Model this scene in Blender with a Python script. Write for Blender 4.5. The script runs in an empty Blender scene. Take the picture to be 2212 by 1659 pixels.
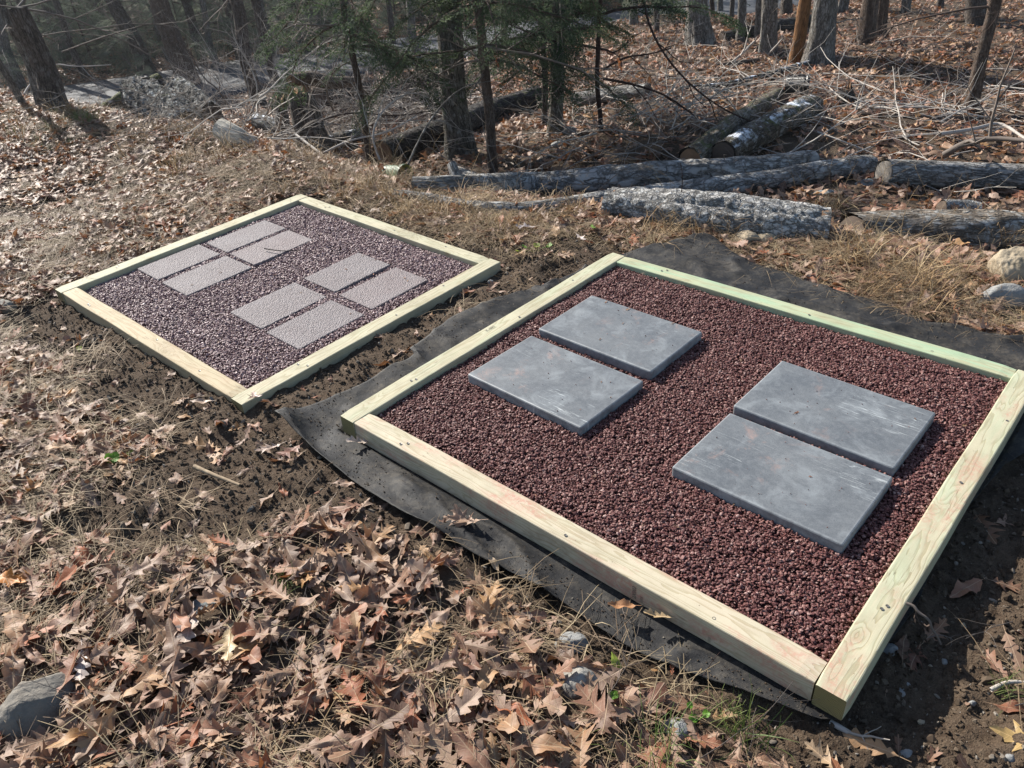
import bpy, math, random
import numpy as np
from mathutils import Matrix, Vector, Euler

random.seed(7)
RNG = np.random.default_rng(11)
S = bpy.context.scene
C = S.collection
# ------------------------------------------------------------------ camera, world, sun, exposure
CAM_Z = 1.9697
F_PX = 1735.0          # focal length for a 2212 px wide frame
MC = np.array([[0.997434, -0.071592, 0.0], [-0.039668, -0.552667, 0.832458], [-0.059597, -0.830322, -0.554089]])
cd = bpy.data.cameras.new('camera'); cam = bpy.data.objects.new('camera', cd); C.objects.link(cam)
cd.sensor_width = 36; cd.lens = F_PX / 2212 * 36; cd.clip_start = 0.05; cd.clip_end = 400
cam.matrix_world = Matrix(((MC[0, 0], -MC[0, 1], -MC[0, 2], 0), (MC[1, 0], -MC[1, 1], -MC[1, 2], 0),
                           (MC[2, 0], -MC[2, 1], -MC[2, 2], CAM_Z), (0, 0, 0, 1)))
S.camera = cam
SUN_EL = math.radians(33)
SH_AZ = math.radians(-50)                    # direction in which shadows fall
sd = Vector((-math.cos(SH_AZ) * math.cos(SUN_EL), -math.sin(SH_AZ) * math.cos(SUN_EL), math.sin(SUN_EL)))  # towards the sun
w = bpy.data.worlds.new('World'); S.world = w; w.use_nodes = True
wn = w.node_tree.nodes; wn.clear()
wo = wn.new('ShaderNodeOutputWorld'); wb = wn.new('ShaderNodeBackground'); sk = wn.new('ShaderNodeTexSky')
sk.sky_type = 'NISHITA'; sk.sun_disc = False; sk.sun_elevation = SUN_EL
sk.sun_rotation = math.atan2(sd.x, sd.y)
wb.inputs[1].default_value = 0.088
w.node_tree.links.new(sk.outputs[0], wb.inputs[0]); w.node_tree.links.new(wb.outputs[0], wo.inputs[0])
sl = bpy.data.lights.new('sun', 'SUN'); sl.energy = 5.0; sl.angle = math.radians(0.53); sl.color = (1, 0.95, 0.87)
so = bpy.data.objects.new('sun', sl); C.objects.link(so)
so.rotation_euler = sd.to_track_quat('Z', 'Y').to_euler()
S.view_settings.view_transform = 'Standard'; S.view_settings.look = 'None'
S.view_settings.gamma = 1; S.view_settings.use_curve_mapping = False
S.view_settings.exposure = 0.98
S.render.engine = 'CYCLES'
S.cycles.max_bounces = 6; S.cycles.transparent_max_bounces = 4

# ------------------------------------------------------------------ numeric helpers
def hsh(ix, iy, s):
    v = np.sin(ix * 127.1 + iy * 311.7 + s * 74.7) * 43758.5453
    return v - np.floor(v)
def vn(x, y, s=0):
    x = np.asarray(x, float); y = np.asarray(y, float)
    ix = np.floor(x); iy = np.floor(y); fx = x - ix; fy = y - iy
    fx = fx * fx * (3 - 2 * fx); fy = fy * fy * (3 - 2 * fy)
    a = hsh(ix, iy, s); b = hsh(ix + 1, iy, s); c = hsh(ix, iy + 1, s); d = hsh(ix + 1, iy + 1, s)
    return (a * (1 - fx) + b * fx) * (1 - fy) + (c * (1 - fx) + d * fx) * fy
def fbm(x, y, s=0, o=4, g=.5):
    r = 0; a = 1; t = 0
    for k in range(o):
        r = r + a * (vn(x * 2 ** k, y * 2 ** k, s + k * 3.1) - .5); t += a; a *= g
    return r / t * 2
def ss(t):
    t = np.clip(t, 0, 1); return t * t * (3 - 2 * t)
def unit(v):
    v = np.asarray(v, float); return v / (np.linalg.norm(v) + 1e-12)

# beds: fitted frames. top of timbers is local z=0
TW = 0.089
B2 = Matrix(((0.72255, 0.69132, 0, -0.71264), (-0.69132, 0.72255, 0, 2.69103), (0, 0, 1, 0.089), (0, 0, 0, 1)))
B2W, B2H = 2.1013, 1.9029
B1 = Matrix(((0.73232, 0.68086, 0.01152, -2.53402), (-0.68069, 0.73241, -0.01579, 4.16756), (-0.01919, 0.00372, 0.99981, 0.06215), (0, 0, 0, 1)))
B1W, B1H = 1.8509, 1.7120
def bedxy(B, x, y):
    i = B.inverted()
    dx = x - B[0][3]; dy = y - B[1][3]
    return i[0][0] * dx + i[0][1] * dy, i[1][0] * dx + i[1][1] * dy
def rectd(u, v, W, H):
    dx = np.maximum(np.maximum(-u, u - W), 0); dy = np.maximum(np.maximum(-v, v - H), 0)
    ins = np.minimum(np.minimum(u, W - u), np.minimum(v, H - v))
    return np.where(ins > 0, -ins, np.hypot(dx, dy))
CLX = np.array([-30, -16, -9, -4.5, 0, 6, 14, 30.]); CLY = np.array([9.5, 15.6, 18.7, 20.6, 22.0, 24.0, 27, 33])
EDX = np.array([-14, -5.42, -3.35, -2.56, -1.56, -.75, -.09, .61, 1.35, 1.95, 2.43, 3.3, 6, 14])
EDY = np.array([14, 9.35, 7.84, 7.35, 6.24, 5.65, 5.08, 4.56, 4.30, 3.95, 3.45, 2.7, 1.6, 1.0])
def edge_s(x, y):
    return (y - np.interp(x, EDX, EDY)) * .75
def base_h(x, y):
    """ground height without the fine roughness"""
    x = np.asarray(x, float); y = np.asarray(y, float)
    s = edge_s(x, y)
    A = np.interp(x, [-5, -1.2, 1.0, 3], [.75, .42, .22, .16])
    k = np.interp(x, [-4, -1, 2, 6], [.23, .17, .105, .1])
    sm = np.interp(x, [-4, -1, 2, 6], [6.5, 10, 16, 17])
    z = -A * ss((s - .05) / 1.1) - k * np.clip(s - .3, 0, sm)
    z = np.maximum(z, -2.2)
    z = z + .03 * np.clip(y - 34, 0, 60)
    rd = (y - np.interp(x, CLX, CLY)) * .9; fl = 1 - ss((np.abs(rd) - 1.9) / 1.6)
    z = z * (1 - fl) + fl * -2.12
    far = ss((s - .3) / 1.5)
    z = z + fbm(x * .5, y * .5, 5, 3) * (.045 + .16 * far) * (1 - fl)
    # rim of the pad: slightly raised hummocks
    z = z + np.exp(-((s + .25) / .35) ** 2) * (.03 + .07 * np.clip(fbm(x * 1.3, y * 1.3, 9, 2) + .2, 0, 1)) * ss((-.6 - x) / .5)
    u2, v2 = bedxy(B2, x, y); u1, v1 = bedxy(B1, x, y)
    d2 = rectd(u2, v2, B2W, B2H); d1 = rectd(u1, v1, B1W, B1H)
    # channel in front of bed 1, and beside bed 2
    z = z - .05 * np.exp(-((v1 + .22) / .16) ** 2) * ss((u1 + .1) / .3) * (1 - ss((u1 - 1.9) / .3))
    # soil under and beside the beds
    z = np.where(d1 < .3, z * ss(d1 / .3) + (1 - ss(d1 / .3)) * -.012, z)
    z = np.where(d2 < .35, z * ss(d2 / .35) + (1 - ss(d2 / .35)) * -.018, z)
    z = z - .065 * np.exp(-((v2 + .16) / .15) ** 2) * np.exp(-((u2 - 1.45) / .55) ** 2)
    z = z - .025 * np.exp(-((u2 - B2W - .14) / .13) ** 2) * ss((v2 + .2) / .3)
    z = z + .07 * ss((u2 - B2W - .2) / .6) * (1 - ss((v2 - 2.4) / .8)) * ss((v2 + .5) / .6)
    return z
CL = np.array([(-30, 9.5), (-16, 15.6), (-9, 18.7), (-4.5, 20.6), (0, 22.0), (6, 24.0), (14, 27), (30, 33)], float)
def bare_mask(x, y):
    u2, v2 = bedxy(B2, x, y); u1, v1 = bedxy(B1, x, y)
    d2 = rectd(u2, v2, B2W, B2H); d1 = rectd(u1, v1, B1W, B1H)
    n = fbm(x * 2.2, y * 2.2, 21, 3) * .12
    m = 1 - ss((d1 + n - .03 - .27 * ss(-v1 / .1) * ss((u1 + .15) / .2) - .5 * ss((u1 - B1W) / .1)) / .14)
    m2 = 1 - ss((d2 + n - .10 - .75 * ss((u2 - B2W) / .1) - .08 * ss(-v2 / .2)) / .16)
    m = np.maximum(m, m2)
    m = np.maximum(m, ss((u1 - B1W) / .2) * ss(-u2 / .1) * ss((v1 + .5) / .3) * (1 - ss((v1 - 2.2 + n) / .2)) * .97)
    return m
def height(x, y):
    z = base_h(x, y)
    b = bare_mask(x, y)
    z = z + fbm(x * 7, y * 7, 31, 3) * .016 + b * fbm(x * 30, y * 30, 33, 3) * .020 + b * fbm(x * 11, y * 11, 35, 2) * .018
    u2, v2 = bedxy(B2, x, y); u1, v1 = bedxy(B1, x, y)
    d2 = rectd(u2, v2, B2W, B2H); d1 = rectd(u1, v1, B1W, B1H)
    z = np.where(d2 < .02, np.minimum(z, -.02), z); z = np.where(d1 < -.03, np.minimum(z, -.05), z)
    return z
def H(x, y): return float(height(np.array([x]), np.array([y]))[0])
O = np.array([0, 0, CAM_Z])
def ray(px, py):
    return MC @ unit([(px - 1106) / F_PX, (py - 829.5) / F_PX, 1])
def onto(px, py, h=0.0):
    """the place on the ground (raised by h) seen at a pixel of the 2212 px wide picture"""
    d = ray(px, py); t = np.concatenate([np.arange(1, 12, .02), np.arange(12, 60, .06)])
    P = O + d * t[:, None]
    g = base_h(P[:, 0], P[:, 1]) + h
    i = int(np.argmax(P[:, 2] < g)); i = max(i, 1) if P[-1, 2] < g[-1] or (P[:, 2] < g).any() else len(t) - 1
    return P[i]
def zpl(px, py, z):
    d = ray(px, py); return O + d * ((z - CAM_Z) / d[2])
def at_depth(px, py, B):
    n = unit([B[0], B[1], 0]); d = ray(px, py); return O + d * ((n @ (B - O)) / (n @ d))

# ------------------------------------------------------------------ mesh helpers
class Geo:
    def __init__(s): s.v = []; s.f = []; s.m = []; s.bk = []; s.n = 0
    def add(s, V, F, mat=0, bk=None):
        V = np.asarray(V, float); F = np.asarray(F, int)
        s.v.append(V); s.f.append(F + s.n); s.m.append(np.full(len(F), mat)); s.n += len(V)
        s.bk.append(V if bk is None else bk)
        return s
def build(name, geo, mats, parent=None, smooth=True, uv=None):
    me = bpy.data.meshes.new(name)
    V = np.concatenate(geo.v)
    nf = sum(len(f) for f in geo.f)
    loops = np.concatenate([f.ravel() for f in geo.f]); cnt = np.concatenate([np.full(len(f), f.shape[1]) for f in geo.f])
    me.vertices.add(len(V)); me.vertices.foreach_set('co', V.ravel())
    me.loops.add(len(loops)); me.loops.foreach_set('vertex_index', loops.astype(np.int32))
    me.polygons.add(nf); st = np.concatenate([[0], np.cumsum(cnt)[:-1]])
    me.polygons.foreach_set('loop_start', st.astype(np.int32)); me.polygons.foreach_set('loop_total', cnt.astype(np.int32))
    me.polygons.foreach_set('material_index', np.concatenate(geo.m).astype(np.int32))
    me.polygons.foreach_set('use_smooth', np.full(nf, smooth))
    at = me.attributes.new('bk', 'FLOAT_VECTOR', 'POINT'); at.data.foreach_set('vector', np.concatenate(geo.bk).ravel())
    me.update(calc_edges=True)
    for m in (mats if isinstance(mats, (list, tuple)) else [mats]): me.materials.append(m)
    o = bpy.data.objects.new(name, me); C.objects.link(o)
    if parent is not None: o.parent = parent
    return o
def tag(o, label=None, cat=None, group=None, kind=None):
    if label: o['label'] = label
    if cat: o['category'] = cat
    if group: o['group'] = group
    if kind: o['kind'] = kind
    return o
def empty(name, loc, label, cat, group=None, mat=None):
    o = bpy.data.objects.new(name, None); C.objects.link(o); o.empty_display_size = .1
    if mat is not None: o.matrix_world = mat
    else: o.location = loc
    return tag(o, label, cat, group)
def frames(P):
    P = np.asarray(P, float); T = np.gradient(P, axis=0); T /= np.linalg.norm(T, axis=1)[:, None] + 1e-12
    a = np.array([0, 0, 1.]) if abs(T[0][2]) < .9 else np.array([1., 0, 0])
    N = []; n = unit(a - T[0] * (a @ T[0]))
    for t in T:
        n = unit(n - t * (n @ t)); N.append(n)
    N = np.array(N); Bn = np.cross(T, N); return T, N, Bn
def resample(P, n):
    P = np.asarray(P, float); d = np.r_[0, np.cumsum(np.linalg.norm(np.diff(P, axis=0), axis=1))]
    # smooth with catmull-like interpolation through numpy interp on a dense chaikin
    for _ in range(2):
        if len(P) > 2:
            Q = [P[0]]
            for a, b in zip(P[:-1], P[1:]): Q += [a * .75 + b * .25, a * .25 + b * .75]
            Q.append(P[-1]); P = np.array(Q)
    d = np.r_[0, np.cumsum(np.linalg.norm(np.diff(P, axis=0), axis=1))]; t = np.linspace(0, d[-1], n)
    return np.array([np.interp(t, d, P[:, k]) for k in range(3)]).T
def tube(geo, P, r0, r1, sides=3, mat=0, rough=0, seed=0, cap=False, capmat=0, flare=0, ridge=0, rf=None):
    P = np.asarray(P, float); n = len(P)
    T, N, Bn = frames(P)
    L = np.r_[0, np.cumsum(np.linalg.norm(np.diff(P, axis=0), axis=1))]
    r = np.linspace(r0, r1, n) if rf is None else rf
    r = np.asarray(r, float)
    a = np.linspace(0, 2 * np.pi, sides, endpoint=False)
    R = r[:, None] * np.ones((1, sides))
    if flare:
        prof = np.exp(-L / (r0 * 2.2))[:, None]
        lob = 1 + .45 * np.cos(a * 4 + seed)[None] + .25 * np.cos(a * 7 + seed * 2.3)[None]
        R = R * (1 + flare * prof * lob)
    if rough:
        R = R * (1 + rough * fbm(np.cos(a)[None] * 1.5 + seed + L[:, None] * 1.2 / max(r0, .02) * .25, np.sin(a)[None] * 1.5 + L[:, None] * .2 + seed, seed, 4))
    if ridge:
        q = np.abs(fbm(a[None] * (r0 * 34) + 7 * np.sin(a[None] * 2 + L[:, None] * 3) * .08, L[:, None] * 9, seed + 5, 3))
        q2 = np.abs(fbm(a[None] * (r0 * 16), L[:, None] * 5 + 9, seed + 15, 3))
        R = R - ridge * (np.exp(-q * 9) * .8 + np.exp(-q2 * 8) * .7) * np.ones_like(R)
    V = P[:, None, :] + R[..., None] * (np.cos(a)[None, :, None] * N[:, None, :] + np.sin(a)[None, :, None] * Bn[:, None, :])
    bk = np.stack([np.cos(a)[None] * r0 + 0 * R, np.sin(a)[None] * r0 + 0 * R, L[:, None] + 0 * R + seed * 3.7], -1)
    i = np.arange(n - 1)[:, None] * sides; j = np.arange(sides)[None]; jn = (j + 1) % sides
    F = np.stack([i + j, i + jn, i + sides + jn, i + sides + j], -1).reshape(-1, 4)
    geo.add(V.reshape(-1, 3), F, mat, bk.reshape(-1, 3))
    if cap:
        for e, idx in ((0, 0), (1, n - 1)):
            ring = V[idx]; c = P[idx]; tt = T[idx] * (-1 if e == 0 else 1)
            q = np.concatenate([ring, c + (ring - c) * .55 + tt * .003 * np.sin(a * 3 + seed)[:, None], [c]])
            bb = np.concatenate([np.stack([np.cos(a) * r[idx], np.sin(a) * r[idx], a * 0], -1), np.stack([np.cos(a) * r[idx] * .55, np.sin(a) * r[idx] * .55, a * 0], -1), [[0, 0, 0]]])
            f4 = np.array([[k, (k + 1) % sides, sides + (k + 1) % sides, sides + k] for k in range(sides)])
            f3 = np.array([[sides + k, sides + (k + 1) % sides, 2 * sides] for k in range(sides)])
            if e == 0: f4 = f4[:, ::-1]; f3 = f3[:, ::-1]
            b0 = geo.n; geo.add(q, f4, capmat, bb)
            geo.f.append(f3 + b0); geo.m.append(np.full(len(f3), capmat))
    return geo
def to_mesh_order(geo): return geo

# ------------------------------------------------------------------ material helpers
def new_mat(name):
    m = bpy.data.materials.new(name); m.use_nodes = True
    nt = m.node_tree; nt.nodes.clear()
    out = nt.nodes.new('ShaderNodeOutputMaterial'); b = nt.nodes.new('ShaderNodeBsdfPrincipled')
    nt.links.new(b.outputs[0], out.inputs[0])
    return m, nt, b, out
class NB:
    def __init__(s, nt): s.nt = nt
    def n(s, t, **k):
        x = s.nt.nodes.new(t)
        for a, v in k.items(): setattr(x, a, v)
        return x
    def l(s, a, b): s.nt.links.new(a, b)
    def inp(s, sock, v):
        if isinstance(v, bpy.types.NodeSocket): s.l(v, sock)
        else: sock.default_value = v
    def coord(s, which='Object'):
        return s.n('ShaderNodeTexCoord').outputs[which]
    def attr(s, name='bk'):
        x = s.n('ShaderNodeAttribute'); x.attribute_name = name; return x.outputs['Vector']
    def map(s, v, scale=(1, 1, 1), loc=(0, 0, 0)):
        x = s.n('ShaderNodeMapping'); s.l(v, x.inputs[0]); x.inputs['Scale'].default_value = scale
        s.inp(x.inputs['Location'], loc); return x.outputs[0]
    def noise(s, v, sc, det=4, ro=.55, dist=0):
        x = s.n('ShaderNodeTexNoise'); s.l(v, x.inputs['Vector']); x.inputs['Scale'].default_value = sc
        x.inputs['Detail'].default_value = det; x.inputs['Roughness'].default_value = ro; x.inputs['Distortion'].default_value = dist
        return x.outputs[0]
    def vor(s, v, sc, feature='F1', out='Distance', rnd=1):
        x = s.n('ShaderNodeTexVoronoi'); x.feature = feature; s.l(v, x.inputs['Vector']); x.inputs['Scale'].default_value = sc
        x.inputs['Randomness'].default_value = rnd; return x.outputs[out]
    def math(s, op, a, b=0.0, c=0.0, clamp=False):
        x = s.n('ShaderNodeMath', operation=op, use_clamp=clamp); s.inp(x.inputs[0], a); s.inp(x.inputs[1], b); s.inp(x.inputs[2], c); return x.outputs[0]
    def ramp(s, f, stops, interp='LINEAR'):
        x = s.n('ShaderNodeValToRGB'); s.l(f, x.inputs[0]); cr = x.color_ramp; cr.interpolation = interp
        while len(cr.elements) < len(stops): cr.elements.new(.5)
        for e, (p, c) in zip(cr.elements, stops):
            e.position = p; e.color = (c, c, c, 1) if isinstance(c, (int, float)) else (*c, 1)
        return x.outputs[0]
    def mix(s, f, a, b, blend='MIX'):
        x = s.n('ShaderNodeMix', data_type='RGBA', blend_type=blend); s.inp(x.inputs[0], f)
        for k, v in ((6, a), (7, b)):
            if isinstance(v, tuple): v = (*v, 1) if len(v) == 3 else v
            s.inp(x.inputs[k], v)
        return x.outputs[2]
    def bump(s, h, st=.5, d=.01, norm=None):
        x = s.n('ShaderNodeBump'); s.l(h, x.inputs['Height']); x.inputs['Strength'].default_value = st; x.inputs['Distance'].default_value = d
        if norm is not None: s.l(norm, x.inputs['Normal'])
        return x.outputs[0]
    def rnd(s): return s.n('ShaderNodeObjectInfo').outputs['Random']
    def sep(s, v):
        x = s.n('ShaderNodeSeparateXYZ'); s.l(v, x.inputs[0]); return x.outputs

def mat_soil():
    m, nt, b, _ = new_mat('soil'); k = NB(nt); p = k.coord('Object')
    n1 = k.noise(p, 3, 6, .6); n2 = k.noise(p, 45, 5, .7); n3 = k.noise(p, 210, 3, .7)
    c = k.ramp(n1, [(.3, (.034, .021, .013)), (.5, (.068, .044, .028)), (.7, (.115, .079, .051))])
    c = k.mix(k.ramp(n2, [(.35, 0.0), (.65, .75)]), c, (.135, .10, .068))
    c = k.mix(k.ramp(n3, [(.3, .6), (.55, 0.0)]), c, (.018, .012, .008))
    peb = k.vor(p, 90); c = k.mix(k.ramp(peb, [(.06, .5), (.11, 0.0)]), c, (.25, .21, .16))
    k.l(c, b.inputs['Base Color']); b.inputs['Roughness'].default_value = .95; b.inputs['Specular IOR Level'].default_value = .2
    k.l(k.bump(k.math('ADD', n2, k.math('MULTIPLY', n3, .4)), 1, .016), b.inputs['Normal']); return m
def mat_leaf():
    m, nt, b, out = new_mat('fallen_leaf'); k = NB(nt); r = k.rnd(); p = k.attr('bk'); x, y, z = k.sep(p)
    c = k.ramp(r, [(0, (0.224, 0.118, 0.068)), (.10, (0.146, 0.067, 0.034)), (.20, (0.292, 0.171, 0.102)), (.29, (0.086, 0.035, 0.018)), (.38, (0.189, 0.090, 0.051)), (.47, (0.163, 0.046, 0.016)),
                   (.55, (0.258, 0.133, 0.061)), (.62, (0.073, 0.030, 0.017)), (.68, (0.241, 0.144, 0.099)), (.75, (0.215, 0.067, 0.024)), (.82, (0.267, 0.065, 0.014)), (.87, (0.120, 0.034, 0.014)), (.91, (0.361, 0.190, 0.068)), (.96, (0.284, 0.190, 0.139))], 'CONSTANT')
    pr = k.map(p, (1, 1, 1), k.n('ShaderNodeCombineXYZ').outputs[0])
    n = k.noise(p, 4, 3, .6); c = k.mix(k.ramp(n, [(.4, .0), (.7, .4)]), c, (.085, .045, .027))
    n2 = k.noise(p, 30, 2, .6); c = k.mix(k.math('MULTIPLY', n2, .14), c, (.50, .40, .30))
    ax = k.math('ABSOLUTE', x)
    rib = k.ramp(ax, [(.004, 1.0), (.012, 0.0)])
    veins = k.math('SINE', k.math('MULTIPLY', k.math('SUBTRACT', y, k.math('MULTIPLY', ax, .8)), 48)); veins = k.ramp(veins, [(.96, 0.0), (1.0, .45)])
    rv = k.math('MAXIMUM', rib, veins); c = k.mix(k.math('MULTIPLY', rv, .4), c, (.55, .42, .27))
    geo = k.n('ShaderNodeNewGeometry'); c2 = k.mix(k.math('MULTIPLY', geo.outputs['Backfacing'], .3), c, (.30, .21, .15))
    k.l(c2, b.inputs['Base Color']); b.inputs['Roughness'].default_value = .58; b.inputs['Specular IOR Level'].default_value = .4
    h = k.math('ADD', k.math('MULTIPLY', rv, .6), k.math('MULTIPLY', k.noise(p, 14, 3, .6), .9))
    k.l(k.bump(h, .5, .0025), b.inputs['Normal'])
    tr = k.n('ShaderNodeBsdfTranslucent'); k.l(k.mix(.4, c, (.5, .2, .06)), tr.inputs[0])
    mx = k.n('ShaderNodeMixShader'); mx.inputs[0].default_value = .16; k.l(b.outputs[0], mx.inputs[1]); k.l(tr.outputs[0], mx.inputs[2]); k.l(mx.outputs[0], out.inputs[0])
    return m
def mat_flat_leaf(name, col, trans=.25, rough=.5):
    m, nt, b, out = new_mat(name); k = NB(nt); p = k.attr('bk'); x, y, z = k.sep(p)
    n = k.noise(p, 6, 4, .6); c = k.mix(k.math('MULTIPLY', n, .6), col, tuple(v * .55 for v in col))
    ax = k.math('ABSOLUTE', x); rib = k.ramp(ax, [(.005, 1.0), (.014, 0.0)])
    veins = k.math('SINE', k.math('MULTIPLY', k.math('SUBTRACT', y, k.math('MULTIPLY', ax, .8)), 42)); veins = k.ramp(veins, [(.92, 0.0), (.99, .7)])
    rv = k.math('MAXIMUM', rib, veins)
    c = k.mix(k.math('MULTIPLY', rv, .45), c, tuple(min(1, v * 1.7 + .05) for v in col))
    k.l(c, b.inputs['Base Color']); b.inputs['Roughness'].default_value = rough
    k.l(k.bump(k.math('ADD', rv, n), .4, .0025), b.inputs['Normal'])
    tr = k.n('ShaderNodeBsdfTranslucent'); k.l(c, tr.inputs[0])
    mx = k.n('ShaderNodeMixShader'); mx.inputs[0].default_value = trans; k.l(b.outputs[0], mx.inputs[1]); k.l(tr.outputs[0], mx.inputs[2]); k.l(mx.outputs[0], out.inputs[0])
    return m
def mat_random(name, stops, rough=.6, spec=.4, bumps=0, nsc=30, trans=0, dark=(.05, .035, .025), namt=.35):
    m, nt, b, out = new_mat(name); k = NB(nt); r = k.rnd(); p = k.attr('bk')
    c = k.ramp(r, stops); n = k.noise(p, nsc, 3, .6); c = k.mix(k.math('MULTIPLY', n, namt), c, dark)
    k.l(c, b.inputs['Base Color']); b.inputs['Roughness'].default_value = rough; b.inputs['Specular IOR Level'].default_value = spec
    if bumps: k.l(k.bump(n, bumps, .0015), b.inputs['Normal'])
    if trans:
        tr = k.n('ShaderNodeBsdfTranslucent'); k.l(c, tr.inputs[0])
        mx = k.n('ShaderNodeMixShader'); mx.inputs[0].default_value = trans; k.l(b.outputs[0], mx.inputs[1]); k.l(tr.outputs[0], mx.inputs[2]); k.l(mx.outputs[0], out.inputs[0])
    return m
def mat_bark(name, lo, hi, sc=1.0, lichen=0, frost=0, moss=0, bs=.8, stretch=.22, gap=.0):
    m, nt, b, _ = new_mat(name); k = NB(nt); p = k.attr('bk')
    ps = k.map(p, (1, 1, stretch)); wob = k.noise(ps, 9 * sc, 4, .6)
    pw = k.n('ShaderNodeVectorMath', operation='ADD'); k.l(ps, pw.inputs[0])
    sv = k.n('ShaderNodeVectorMath', operation='SCALE'); nn = k.n('ShaderNodeTexNoise'); k.l(ps, nn.inputs['Vector']); nn.inputs['Scale'].default_value = 14 * sc; nn.inputs['Detail'].default_value = 3
    k.l(nn.outputs['Color'], sv.inputs[0]); sv.inputs['Scale'].default_value = .05 / sc; k.l(sv.outputs[0], pw.inputs[1])
    rd = k.math('ABSOLUTE', k.math('SUBTRACT', k.noise(pw.outputs[0], 26 * sc, 4, .55), .5)); rd2 = k.math('ABSOLUTE', k.math('SUBTRACT', k.noise(k.map(p, (1, 1, stretch * 1.9), (3, 5, 1)), 19 * sc, 4, .6), .5))
    cr = k.vor(pw.outputs[0], 34 * sc, 'DISTANCE_TO_EDGE')
    crack = k.math('MULTIPLY', k.math('MULTIPLY', k.ramp(rd, [(.0, .05), (.05, 1.0)]), k.ramp(rd2, [(.0, .25), (.035, 1.0)])), k.ramp(cr, [(.0, .55), (.10, 1.0)]))
    fine = k.noise(k.map(p, (1, 1, .3)), 120 * sc, 4, .65)
    c = k.mix(k.ramp(wob, [(.32, 0.0), (.68, 1.0)]), lo, hi)
    c = k.mix(k.math('MULTIPLY', fine, .5), c, tuple(v * .45 for v in lo))
    c = k.mix(crack, tuple(v * .33 for v in lo), c)
    if lichen:
        q = k.noise(p, 13, 5, .7); c = k.mix(k.math('MULTIPLY', k.ramp(q, [(.5, 0.0), (.58, 1.0)]), k.math('MULTIPLY', crack, lichen)), c, (.44, .46, .45))
    g = k.n('ShaderNodeNewGeometry'); nx, ny, nz = k.sep(g.outputs['Normal'])
    if frost:
        q = k.noise(p, 6, 5, .75); f = k.math('MULTIPLY', k.ramp(nz, [(.55, 0.0), (.9, 1.0)]), k.ramp(q, [(.52 - .1 * frost, 0.0), (.6 - .1 * frost, 1.0)]))
        c = k.mix(f, c, (.74, .78, .84))
    if moss:
        q = k.noise(p, 8, 4, .7); f = k.math('MULTIPLY', k.ramp(nz, [(.0, .15), (.6, 1.0)]), k.ramp(q, [(.6 - .25 * moss, 0.0), (.75 - .25 * moss, 1.0)]))
        c = k.mix(k.math('MULTIPLY', f, .9), c, (.085, .095, .028))
    k.l(c, b.inputs['Base Color']); b.inputs['Roughness'].default_value = .9; b.inputs['Specular IOR Level'].default_value = .25
    h = k.math('ADD', k.math('MULTIPLY', crack, 1.0), k.math('MULTIPLY', fine, .45))
    k.l(k.bump(h, bs, .012 / sc), b.inputs['Normal']); return m
def mat_cutwood(name, col=(.55, .42, .26), dark=(.28, .18, .10)):
    m, nt, b, _ = new_mat(name); k = NB(nt); p = k.attr('bk'); x, y, z = k.sep(p)
    r = k.math('SQRT', k.math('ADD', k.math('MULTIPLY', x, x), k.math('MULTIPLY', y, y)))
    n = k.noise(p, 20, 4, .6); rr = k.math('SINE', k.math('MULTIPLY', k.math('ADD', r, k.math('MULTIPLY', n, .012)), 900))
    c = k.mix(k.ramp(rr, [(.2, 0.0), (.8, .6)]), col, dark); c = k.mix(k.ramp(k.noise(p, 9, 3), [(.45, 0.0), (.7, .6)]), c, dark)
    k.l(c, b.inputs['Base Color']); b.inputs['Roughness'].default_value = .85; k.l(k.bump(rr, .3, .002), b.inputs['Normal']); return m
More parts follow.
